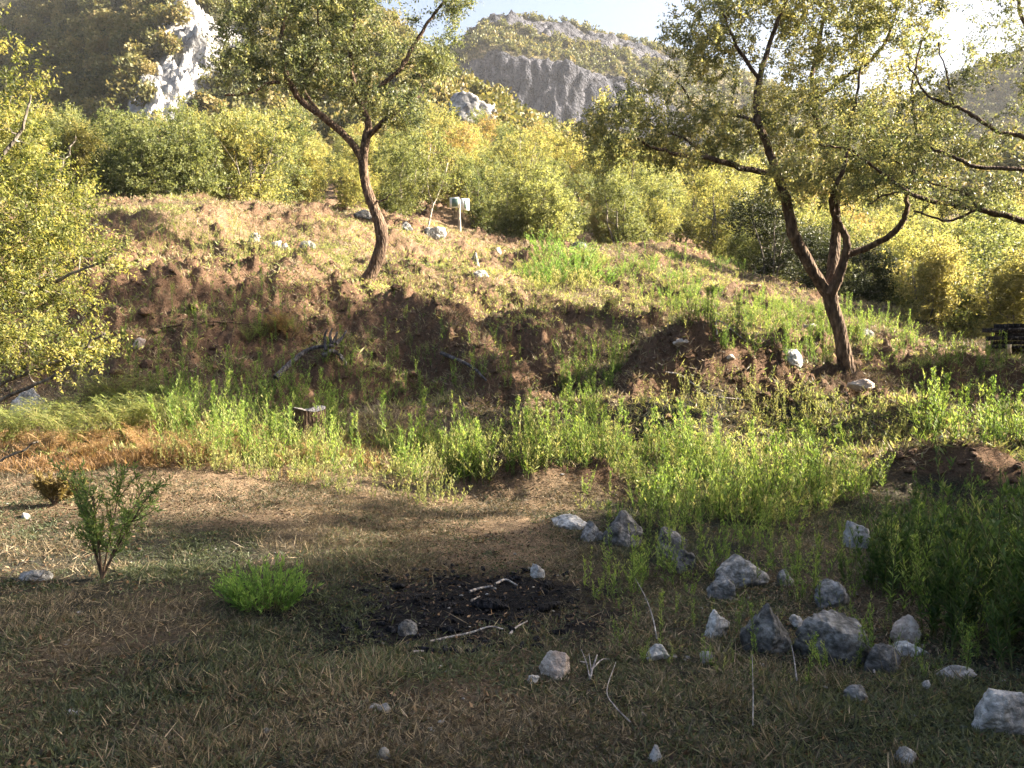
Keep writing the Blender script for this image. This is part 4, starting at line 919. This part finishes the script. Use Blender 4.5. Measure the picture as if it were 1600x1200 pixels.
RK = [
 (868, 1062, 52, 44, 'rockc', 'cream stone with knobbly top beside the forked twig', .35, .9),
 (833, 1070, 20, 13, 'rockw', 'tiny white stone at the foot of the cream stone', 0, .8),
 (1028, 1034, 38, 24, 'rockw', 'pale stone with a dry stalk leaning over it', .3, .7),
 (1107, 1036, 24, 17, 'rockw', 'small white pebble left of the pointed grey rock', .1, .9),
 (1120, 997, 42, 44, 'rockw', 'mottled white stone upper left of the pointed grey rock', .1, .7),
 (1205, 1022, 84, 82, 'rockd', 'dark grey pointed rock like a pyramid', .55, .7),
 (1312, 1040, 122, 78, 'rockd', 'large blocky dark grey boulder in the right foreground', .05, .75),
 (1388, 1055, 70, 44, 'rockd', 'low dark rock against the right foot of the large boulder', .1, .8),
 (1418, 1004, 54, 42, 'rockc', 'peaked brownish rock with a pale top behind the flat white stone', .5, .8),
 (1424, 1026, 68, 20, 'rockw', 'flat white stone below the peaked brownish rock', .1, .6),
 (1500, 1062, 66, 16, 'rockw', 'low whitish stone at the foot of the dense weeds', .1, .6),
 (1578, 1150, 108, 72, 'rockw', 'large pale rock cut by the lower right frame edge', .1, .7),
 (1168, 918, 108, 46, 'rock', 'long arched grey slab in the middle of the stones', .1, .5),
 (1130, 938, 48, 42, 'rock', 'triangular grey piece leaning under the arched slab', .4, .7),
 (1052, 878, 50, 52, 'rockd', 'dark upright rock right of the bluish boulder', .2, .8),
 (1070, 892, 36, 34, 'rockd', 'smaller dark rock leaning on the dark upright rock', .2, .8),
 (976, 852, 70, 54, 'rockd', 'big bluish boulder behind the green weeds', .15, .8),
 (893, 826, 66, 20, 'rockw', 'bright white flat stone lying in the sun patch', .1, .7),
 (926, 846, 40, 32, 'rock', 'mossy grey stone between white stone and bluish boulder', .1, .8),
 (1342, 856, 42, 44, 'rockw', 'pale speckled rock standing among the weeds at right', .15, .8),
 (1306, 950, 66, 42, 'rock', 'pale ragged rock half hidden behind the large boulder', .15, .7),
 (1232, 915, 32, 26, 'rock', 'small grey stone right of the arched slab', .1, .8),
 (1246, 982, 22, 20, 'rockw', 'little white stone between pyramid rock and large boulder', .1, .8),
 (840, 903, 22, 22, 'rockw', 'small pale stone at the upper edge of the charcoal', .1, .8),
 (637, 992, 32, 24, 'rockd', 'sooty grey lump on the left side of the charcoal', .1, .8),
 (600, 1116, 22, 14, 'rock', 'small grey stone in the turf below the charcoal', .1, .8),
 (598, 1188, 22, 16, 'rock', 'small grey stone at the bottom frame edge', .1, .8),
 (1024, 1190, 24, 26, 'rockw', 'white thumb-shaped stone at the bottom centre', .3, .7),
 (1420, 1196, 38, 22, 'rock', 'pale stone at the bottom edge right of centre', .1, .8),
 (1340, 1098, 38, 26, 'rock', 'brown-flecked stone in a small sun patch below the boulder', .1, .8),
 (1448, 1076, 14, 12, 'rockw', 'tiny pale pebble below the weeds', .1, .8),
 (50, 908, 50, 17, 'rock', 'flat grey stone inside the wire loop at left', .1, .6),
 (112, 1118, 26, 8, 'rockw', 'thin white shard in the left foreground', .1, .6),
 (38, 812, 14, 9, 'rockw', 'tiny white pebble under the acacia', .1, .8),
 (1240, 568, 42, 24, 'rockw', 'white limestone lump left of the forked oak trunk', .1, .7),
 (1352, 532, 34, 13, 'rock', 'flat grey stone right of the forked oak trunk', .1, .7),
 (1268, 514, 26, 9, 'rockw', 'small white stone behind the forked oak trunk', .1, .7),
 (1352, 610, 40, 14, 'rockc', 'low earthy stone by the roots of the forked oak', .1, .8),
 (396, 381, 20, 14, 'rockw', 'leftmost white stone on the bank crest', .1, .8),
 (428, 388, 20, 13, 'rockw', 'white stone in the middle of the bank crest row', .1, .8),
 (443, 393, 18, 13, 'rockw', 'white stone touching its neighbour on the bank crest', .1, .8),
 (478, 388, 26, 13, 'rock', 'grey stone at the right of the bank crest row', .1, .8),
 (566, 346, 30, 14, 'rock', 'grey ledge stone left of the crooked oak trunk', .1, .8),
 (630, 360, 30, 15, 'rock', 'pale ledge stone right of the crooked oak trunk', .1, .8),
 (678, 372, 34, 20, 'rockw', 'white ledge stone beside the thin sapling', .2, .8),
 (742, 416, 14, 20, 'rock', 'upright splinter of grey stone on the upper slope', .5, .5),
 (752, 436, 28, 14, 'rockw', 'pale broken stone just below the upright splinter', .1, .8),
 (778, 398, 12, 9, 'rockw', 'tiny white stone right of the upright splinter', .1, .8),
 (905, 388, 26, 10, 'rock', 'grey stone at the edge of the wood', .1, .8),
 (46, 650, 62, 46, 'rockw', 'white rock under the acacia at the left edge', .15, .7),
 (1478, 694, 22, 9, 'rockw', 'small white stone on the dark right mound', .1, .8),
 (1065, 548, 26, 12, 'rockc', 'pinkish clod stone on top of the low earth ridge', .3, .8),
 (1142, 578, 20, 9, 'rockc', 'small pink stone on the shoulder of the low earth ridge', .1, .8),
 (215, 545, 20, 14, 'rockc', 'brown stone in the shaded bank at left', .1, .8),
 (350, 668, 26, 12, 'rock', 'grey stone hidden in the weeds at left', .1, .8),
 (1175, 420, 14, 8, 'rock', 'little grey stone on the crest before the thicket', .1, .8),
]
for k, (px, py, wp, hp, m_, lab, pk, dp) in enumerate(RK): rock(px, py, wp, hp, m_, lab, 900+k*13, peak=pk, depth=dp, nz=.16 if m_ != 'rockd' else .12)
# loose pebbles and clods, uncountable
g = Geo(); r_ = np.random.default_rng(17); cc = np.array(sample([(0, 700), (1600, 700), (1600, 1195), (0, 1195)], 170, r_)); cc2 = np.array(sample([(600, 880), (900, 880), (950, 1020), (560, 1020)], 40, r_)); cc3 = np.array(sample([(1000, 900), (1600, 900), (1600, 1150), (1000, 1100)], 150, r_))
ccs = np.concatenate([cc, cc2, cc3]); pp, ok = ground_at(ccs[:, 0], ccs[:, 1]); base_ = [rock_verts(3000+i, (1, .8, .6), False) for i in range(6)]
for i, p in enumerate(pp[ok]):
    s = .0075*math.exp(r_.normal()*.55); az = r_.uniform(0, 6); b = base_[i % 6]; v = np.stack([b[:, 0]*math.cos(az)-b[:, 1]*math.sin(az), b[:, 0]*math.sin(az)+b[:, 1]*math.cos(az), b[:, 2]], 1)*s*2
    g.add(v*[1, 1, .55]+p-[0, 0, s*.3], None, ICOFs)
tag(g.obj('gravel', M['rock'], None, True), 'loose grit and pebbles lying in the turf', 'gravel', kind='stuff')
g = Geo(); cs_ = np.array(sample([(180, 400), (900, 420), (1300, 600), (1500, 660), (1600, 620), (1600, 770), (1000, 700), (180, 600)], 1300, r_)); pp, ok = ground_at(cs_[:, 0], cs_[:, 1])
for i, p in enumerate(pp[ok]):
    s = .018*math.exp(r_.normal()*.7); b = base_[i % 6]; az = r_.uniform(0, 6); v = np.stack([b[:, 0]*math.cos(az)-b[:, 1]*math.sin(az), b[:, 0]*math.sin(az)+b[:, 1]*math.cos(az), b[:, 2]], 1)*s*2
    g.add(v+p-[0, 0, s*.3], None, ICOFs)
M['clod'] = rockmat('clod_earth', (.05, .03, .02), (.12, .072, .045), (.2, .125, .085), .2, 6)
tag(g.obj('dirt_clods', M['clod'], None, True), 'crumbled clods of brown earth on the banks', 'dirt', kind='stuff')
g = Geo(); cc = np.array(sample([(570, 900), (720, 880), (890, 895), (915, 960), (850, 1015), (640, 1030), (500, 985)], 460, r_)); pp, ok = ground_at(cc[:, 0], cc[:, 1])
for i, p in enumerate(pp[ok]):
    s = .010*math.exp(r_.normal()*.5); b = base_[i % 6]; az = r_.uniform(0, 6); L_ = 1+2*r_.random(); q_ = b*[L_, 1, 1]
    v = np.stack([q_[:, 0]*math.cos(az)-q_[:, 1]*math.sin(az), q_[:, 0]*math.sin(az)+q_[:, 1]*math.cos(az), q_[:, 2]], 1)*s*2
    g.add(v+p, None, ICOFs)
tag(g.obj('charcoal', M['coal'], None, False), 'black charcoal crumbs of the burnt-out fire', 'charcoal', kind='stuff')

# ------------------------------------------------------------------ sticks, twigs, stump, sign
def stick(name, pts, r, m, label, cat='stick', lift=.012, forks=()):
    g = Geo(); P3 = []
    for (px, py, h) in pts: p = gp(px, py); P3.append([p.x, p.y, p.z+h+lift])
    org = np.array(P3[0]); sm = smoothline(np.array(P3)-org, 5)
    tube(g, sm, np.linspace(r, r*.5, len(sm)), 7, rough=.3, seed=len(P3))
    for fk in forks:
        Q = [np.array([gp(a, b).x, gp(a, b).y, gp(a, b).z+h+lift])-org for a, b, h in fk]
        Q = smoothline(Q, 4) if len(Q) > 2 else np.array(Q); tube(g, Q, np.linspace(r*.7, r*.25, len(Q)), 6)
    o = g.obj(name, M[m], None, True); o.location = org; tag(o, label, cat); return o
stick('bent_stick', [(672, 1006, 0), (700, 1001, .005), (735, 996, .01), (765, 988, .02), (786, 990, .01)], .0075, 'deadwood', 'long pale bent stick lying along the charcoal')
stick('curved_stick', [(796, 996, 0), (806, 986, .005), (824, 979, .02)], .008, 'deadwood', 'short curved pale stick at the right end of the bent stick')
stick('flat_stick', [(734, 927, 0), (752, 923, 0), (770, 920, .005)], .011, 'deadwood', 'stubby pale stick on the upper part of the charcoal')
stick('flat_stick', [(774, 916, 0), (790, 911, .01), (808, 917, 0)], .011, 'deadwood', 'pale wood chip behind the stubby stick on the charcoal')
stick('flat_stick', [(736, 942, 0), (750, 936, 0)], .007, 'deadwood', 'smallest pale stick in the middle of the charcoal')
stick('flat_stick', [(645, 1024, 0), (672, 1020, 0)], .008, 'deadwood', 'grey stick at the lower left rim of the charcoal')
stick('forked_twig', [(922, 1066, 0), (926, 1058, .03), (933, 1050, .07)], .006, 'deadwood', 'white forked twig standing beside the cream stone', 'twig',
      forks=[[(922, 1066, 0), (916, 1054, .04), (908, 1042, .07)], [(924, 1060, .02), (920, 1050, .08)], [(926, 1058, .03), (940, 1052, .05), (952, 1050, .05)], [(916, 1054, .04), (906, 1052, .04)]])
stick('dry_stalk', [(1026, 1028, .08), (1020, 1020, .16), (1008, 1010, .25), (992, 1000, .32)], .0035, 'deadwood', 'dry stalk leaning up from the pale stone', 'twig')
stick('dry_stalk', [(1176, 1140, 0), (1176, 1125, .1), (1174, 1105, .22)], .003, 'deadwood', 'thin upright dry stalk below the stones', 'twig')
stick('dry_stalk', [(985, 1142, .02), (960, 1128, .05), (948, 1100, .05), (962, 1060, .06)], .003, 'deadwood', 'curved pale stalk arching through the turf', 'twig')
stick('dry_stalk', [(1245, 1070, 0), (1240, 1052, .06), (1236, 1044, .10)], .004, 'deadwood', 'short pale stalk before the pyramid rock', 'twig')
stick('dry_stalk', [(1366, 1058, 0), (1362, 1040, .04)], .006, 'deadwood', 'pale peg between the large boulder and its neighbour', 'twig')
stick('fallen_branch', [(430, 598, .05), (455, 590, .2), (485, 585, .34), (520, 583, .42)], .05, 'root', 'dark fallen log at the foot of the left bank', 'log')
stick('weathered_root', [(505, 572, .1), (520, 568, .14), (535, 570, .1)], .05, 'root', 'grey upturned root with short prongs on the left bank', 'root',
      forks=[[(515, 568, .2), (522, 566, .32), (528, 564, .45)], [(525, 568, .2), (535, 566, .3), (542, 565, .38)], [(510, 568, .2), (508, 566, .3), (512, 565, .42)], [(530, 570, .1), (540, 574, 0), (536, 578, -.1)], [(520, 568, .2), (516, 566, .35), (520, 565, .5)]])
stick('exposed_root', [(690, 560, .05), (715, 575, .12), (740, 590, .12), (760, 604, .05)], .035, 'root', 'bare root running down the spur right of the bank', 'root')
stick('exposed_root', [(250, 520, .03), (330, 512, .06), (420, 520, .03)], .02, 'bark', 'thin bare root crossing the shaded bank', 'root')
stick('exposed_root', [(1040, 590, .03), (1065, 600, .06), (1110, 625, .05), (1170, 630, .02)], .014, 'deadwood', 'pale root loop on the face of the low earth ridge', 'root')
stick('exposed_root', [(1165, 540, .03), (1122, 530, .25), (1120, 545, .2)], .012, 'deadwood', 'small hooked root behind the low earth ridge', 'root')

# stump
p = gp(482, 688); root = empty('tree_stump', (p.x, p.y, p.z)); g = Geo(); rr_ = np.random.default_rng(5)
k = p.y/F; R0 = 26*k; HH = 46*k; nS = 28; ang = np.arange(nS)/nS*2*PI; rad = R0*(1+.14*np.sin(ang*3+1)+.06*rr_.normal(size=nS)); rows = []
for z, f in ((-.1, 1.35), (.05, 1.15), (HH*.5, 1.0), (HH*.9, .98), (HH, 1.02)): rows.append(np.stack([np.cos(ang)*rad*f, np.sin(ang)*rad*f, np.full(nS, z)+(.03*np.sin(ang*2) if z > HH*.8 else 0)], 1))
V = np.concatenate(rows); q = [[i*nS+j, i*nS+(j+1) % nS, (i+1)*nS+(j+1) % nS, (i+1)*nS+j] for i in range(4) for j in range(nS)]
g.add(V, q); g.obj('bark', M['bark'], root, True)
g = Geo(); top = rows[-1]*[.96, .96, 1]+[0, 0, .004]; V = np.vstack([top, top*[.4, .4, 1]-[0, 0, .02]]); q = [[j, (j+1) % nS, nS+(j+1) % nS, nS+j] for j in range(nS)]; V = np.vstack([V, [0, 0, HH-.03]])
g.add(V, q, [[nS+j, nS+(j+1) % nS, 2*nS] for j in range(nS)]); g.obj('cut_face', M['deadwood'], root, True)
tag(root, 'sawn tree stump with a pale cut top among the weeds', 'stump')

def box_geo(g, c, s, rot=None, bev=.0):
    c = np.array(c); s = np.array(s)/2; v = np.array([[x, y, z] for x in (-1, 1) for y in (-1, 1) for z in (-1, 1)])*s
    if rot is not None: v = v@rot.T
    g.add(v+c, [[0, 1, 3, 2], [4, 6, 7, 5], [0, 4, 5, 1], [2, 3, 7, 6], [0, 2, 6, 4], [1, 5, 7, 3]])
def rotz(a): return np.array([[math.cos(a), -math.sin(a), 0], [math.sin(a), math.cos(a), 0], [0, 0, 1]])
def plain(name, c, rough=.6):
    m, t, out = mat(name); pb = nd(t, 'ShaderNodeBsdfPrincipled'); n = nd(t, 'ShaderNodeTexNoise'); n.inputs['Scale'].default_value = 9; n.inputs['Detail'].default_value = 6
    r = ramp(t, [(.35, tuple(x*.75 for x in c)), (.65, c)]); t.links.new(n.outputs[0], r.inputs[0]); t.links.new(r.outputs[0], pb.inputs['Base Color']); pb.inputs['Roughness'].default_value = rough; t.links.new(pb.outputs[0], out.inputs[0]); return m
M['board'] = plain('board_paint', (.72, .74, .72)); M['picture'] = plain('board_print', (.10, .17, .14))
# sign post with two small boards set at an angle
sp = P(718, 366, 28.0); sz = Hs(sp.x, sp.y); k = 28/F
root = empty('sign_post', (sp.x, sp.y, sz)); HP = max(1.0, P(718, 312, 28).z-sz)
g = Geo(); tube(g, [[0, 0, -.2], [.01, 0, HP*.3], [-.01, 0, HP*.6], [0, 0, HP]], [.062, .055, .052, .048], 10, rough=.25, seed=4); g.obj('post', M['post'], root, True)
for cx, az, wd, ht, nm in ((-.17, -.35, .34, .36, 'a'), (.20, .45, .32, .40, 'b')):
    g = Geo(); R_ = rotz(az); c = np.array([cx, -.09, HP-.12-(.06 if nm == 'b' else 0)]); box_geo(g, c, (wd, .03, ht), R_); b = g.obj('board', M['board'], root)
    g = Geo(); fn = R_@np.array([0, -1, 0]); sx = R_@np.array([1, 0, 0])
    if nm == 'a': box_geo(g, c+fn*.018+sx*.03, (wd*.66, .006, ht*.78), R_)
    else: box_geo(g, c+fn*.018+sx*.01, (wd*.24, .006, ht*.72), R_)
    pc = g.obj('printed_panel', M['picture'], b)
tag(root, 'wooden post with two small white boards at the wood edge', 'sign')

# stack of dark boards at right edge
p = P(1600, 545, 19.0); bz = Hs(p.x, p.y); root = empty('board_stack', (p.x, p.y, bz)); g0 = 19/F
for i, (z, x0, L_, th_, rz_) in enumerate(((.10, 0, 1.7, .085, .02), (.195, .08, 1.6, .095, -.03), (.30, .0, 1.75, .105, .04), (.40, .12, 1.5, .08, -.02), (.495, -.06, 1.8, .1, .03), (.60, .1, 1.5, .09, -.04))):
    g = Geo()
    for j in range(3): box_geo(g, (x0+.1, j*.2-.2, z), (L_, .18, th_), rotz(rz_)); 
    g.obj('board', M['darkwood'], root)
for x in (-.55, .75):
    g = Geo(); box_geo(g, (x, 0, .05), (.12, .62, .22)); g.obj('bearer', M['post'], root)
tag(root, 'stack of dark boards on bearers at the right edge below the golden shrubs', 'boards')

# wire loop
p = gp(45, 906); g = Geo(); a = np.linspace(0, 2*PI, 40); R_ = 27*p.y/F
tube(g, np.stack([np.cos(a)*R_, np.sin(a)*R_*.6, .05+.05*np.sin(a)+.012*np.cos(3*a)], 1), np.full(40, .003), 5, cap=False)
o = g.obj('wire_loop', M['barkg'], None, True); o.location = p; tag(o, 'thin pale wire loop lying round a flat stone', 'wire')

# ------------------------------------------------------------------ young shrub, green clump, sapling, ferns
def shrub(name, px, py, h, stems, lean, mt, label, seed, cat='shrub'):
    rng = np.random.default_rng(seed); p = gp(px, py); root = empty(name, p); gs = Geo(); gl = Geo()
    for i in range(stems):
        az = rng.uniform(0, 2*PI); t = (i/(stems-1)-.5)*2
        d = unit(np.array([t*lean+.12, rng.uniform(-.25, .25), 1.])); hh = h*rng.uniform(.65, 1.0)
        tt = np.linspace(0, 1, 9)[:, None]; pts = d*hh*tt+np.array([t*.12, 0, .04])*hh*tt**2; tube(gs, pts, np.linspace(.009, .003, 9), 6)
        for b in range(13):
            j = rng.uniform(.2, 1); q = d*hh*j+np.array([t*.12, 0, .04])*hh*j*j; d2 = unit(d*1.2+rng.normal(size=3)*.33); l2 = hh*rng.uniform(.22, .42)
            tube(gs, [q, q+d2*l2*.5, q+d2*l2+[0, 0, .02]], [.003, .002, .001], 4, cap=False)
            n = 30; s = rng.uniform(.05, 1, n); pos = q+d2*l2*s[:, None]; dl = unit(d2*.8+rng.normal(size=(n, 3))*.6)
            leaves(gl, pos, dl, .055*rng.uniform(.7, 1.2, n), .009, np.clip(rng.normal(.35, .18, n), 0, 1), rng)
    gs.obj('stem', M['bark'], root, True); gl.obj('leaves', mt, root); tag(root, label, cat); return root
shrub('young_shrub', 160, 905, .80, 6, .42, M['gshrub'], 'young green shrub fanning out of the turf at left', 5)
shrub('young_shrub', 85, 792, .30, 6, 1.0, M['f2'], 'low brownish half-dry bush behind the young green shrub', 8)
def tuft(px, py, r, h, n, mt, label, seed):
    rng = np.random.default_rng(seed); p = gp(px, py); gl = Geo(); gs = Geo(); root = empty('grass_clump', p)
    az = rng.uniform(0, 2*PI, n); rr = r*np.sqrt(rng.random(n)); b = np.stack([np.cos(az)*rr*.7, np.sin(az)*rr*.6, np.zeros(n)], 1)
    d = unit(np.stack([np.cos(az)*rr/r*.9, np.sin(az)*rr/r*.9, np.ones(n)], 1)+rng.normal(size=(n, 3))*.2); hh = h*rng.uniform(.5, 1, n)*(1-.3*(rr/r)**2)
    for i in range(n): tube(gs, [b[i]-[0, 0, .02], b[i]+d[i]*hh[i]*.5, b[i]+d[i]*hh[i]], [.002, .0016, .001], 3, cap=False)
    per = 26; s = rng.uniform(.15, 1, (n, per)); pos = (b[:, None]+d[:, None]*(hh[:, None]*s)[..., None]).reshape(-1, 3)
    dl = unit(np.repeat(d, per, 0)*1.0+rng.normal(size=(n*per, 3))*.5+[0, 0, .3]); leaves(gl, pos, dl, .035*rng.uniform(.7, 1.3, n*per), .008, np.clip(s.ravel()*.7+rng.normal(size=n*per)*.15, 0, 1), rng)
    gs.obj('stem', M['stem'], root); gl.obj('leaves', mt, root); tag(root, label, 'plant')
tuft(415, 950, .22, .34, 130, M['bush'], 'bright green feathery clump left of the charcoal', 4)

# pale outcrop on the wooded slope
oc = P(735, 196, 80.0); V = rock_verts(4242, (5.6, 4.2, 5.4), True, .35, nz=.22); g = Geo(); g.add(V, None, ICOF); o = g.obj('rock_outcrop', M['outcrop'], None, True)
o.location = (oc.x, 80.0, P(735, 142, 80.0).z-5.4); tag(o, 'pale rock outcrop poking out of the wooded slope below the grey peak', 'outcrop')
# thin sapling by the sign
px_tree('sapling', 25.5, [
 [(664, 382, 0, 3.2), (668, 360, 0, 2.6), (673, 335, 0, 2.4), (677, 318, 0, 2.4)],
 [(677, 320, 0, 2), (670, 300, 0, 1.6), (668, 270, 0, 1.3), (672, 230, 0, 1)],
 [(677, 320, 0, 1.8), (690, 290, 0, 1.4), (700, 255, 0, 1)],
 ], [(660, 280, 0, 42, 34, .8, 60), (700, 270, 0, 36, 30, .8, 50), (640, 310, 0, 30, 20, .6, 26), (675, 235, 0, 32, 24, .6, 40)],
 M['f1'], M['post'], 61, L=.075, W=.04, twigs=5, per=9, span=.34, label='slim pale-stemmed sapling just left of the sign post', cat='sapling', sides=7)

def fern_proto(name, mt, seed, fr, R_):
    rng = np.random.default_rng(seed); gl = Geo()
    for i in range(fr):
        az = rng.uniform(0, 2*PI); d = np.array([math.cos(az), math.sin(az), 0]); L_ = R_*rng.uniform(.7, 1.1); n = 18
        t = np.linspace(.12, 1, n); pos = d*(L_*t*.62)[:, None]+np.array([0, 0, 1.])*(L_*(1.35*t-.62*t*t))[:, None]
        tan = unit(np.gradient(pos, axis=0)); sd = unit(np.cross(tan, [0, 0, 1])); tube(gl, pos[::4], np.linspace(.004, .001, len(pos[::4])), 3, .8, cap=False)
        wl = L_*.36*np.sin(np.clip(t*1.05, 0, 1)*PI)**.7*(1-t*.35)
        for sg in (-1, 1):
            for f0 in (0, .45):   # pinnae drawn as rows of leaflets
                pp_ = pos+(sd*sg+tan*.45)*(wl*f0)[:, None]; leaves(gl, pp_, sd*sg+tan*.45-np.array([0, 0, .25])+rng.normal(size=(n, 3))*.3, wl*.62+.005, L_/n*.36, np.clip(rng.normal(.55, .2, n), 0, 1), rng, np.tile([0, 0, 1.], (n, 1))+rng.normal(size=(n, 3))*.2, fold=.05)
    root = empty(name, (0, 0, 0)); f = gl.obj('fronds', mt, root); reg(root, f); return root
FP = [fern_proto('fern', M['fern'], 1, 9, .55), fern_proto('fern', M['fern'], 2, 7, .65)]; FR = [fern_proto('fern', M['rust'], 3, 8, .5), fern_proto('fern', M['rust'], 4, 10, .4)]
def ferns(protos_, poly, n, label, group, s0, s1, seed):
    r = np.random.default_rng(seed); c = sample(poly, n, r); pp_, ok = ground_at(c[:, 0], c[:, 1])
    for i, q in enumerate(pp_[ok]):
        pr = protos_[i % 2]; o = pr if i < 2 and 'category' not in pr else copy_tree(pr); o.location = q; o.rotation_euler = (0, 0, r.uniform(0, 6)); o.scale = (r.uniform(s0, s1),)*3; tag(o, label, 'fern', group)
ferns(FP, [(-60, 690), (60, 660), (200, 620), (270, 660), (250, 690), (80, 710)], 34, 'yellow-green fern under the acacia at the left', 'green ferns by the acacia', .7, 1.2, 3)
ferns(FR, [(-60, 700), (100, 690), (420, 700), (520, 735), (300, 725), (60, 722)], 44, 'dry rust-coloured fern along the edge of the dry grass', 'rusty ferns along the grass edge', .4, .8, 4)
ferns([FR[0], FP[0]], [(370, 535), (460, 515), (480, 545), (400, 560)], 9, 'dry tan fern high on the shaded left bank', 'tan ferns on the left bank', .6, .9, 6)

# ------------------------------------------------------------------ haze
g = Geo(); box_geo(g, (20, 240, 70), (1500, 620, 200))
o = g.obj('haze', None) if False else None
m_, t_, out_ = mat('haze_air'); pv = nd(t_, 'ShaderNodeVolumePrincipled'); pv.inputs['Color'].default_value = (.93, .95, 1, 1); pv.inputs['Density'].default_value = .00014; pv.inputs['Anisotropy'].default_value = .1
t_.links.new(pv.outputs[0], out_.inputs['Volume'])
HAZE = True
if HAZE:
    g = Geo(); box_geo(g, (50, 1490, 60), (1900, 3060, 300)); o = g.obj('haze', m_); tag(o, 'thin pale haze in the air over the valley', 'haze', kind='stuff')
print('objects', len(bpy.data.objects))
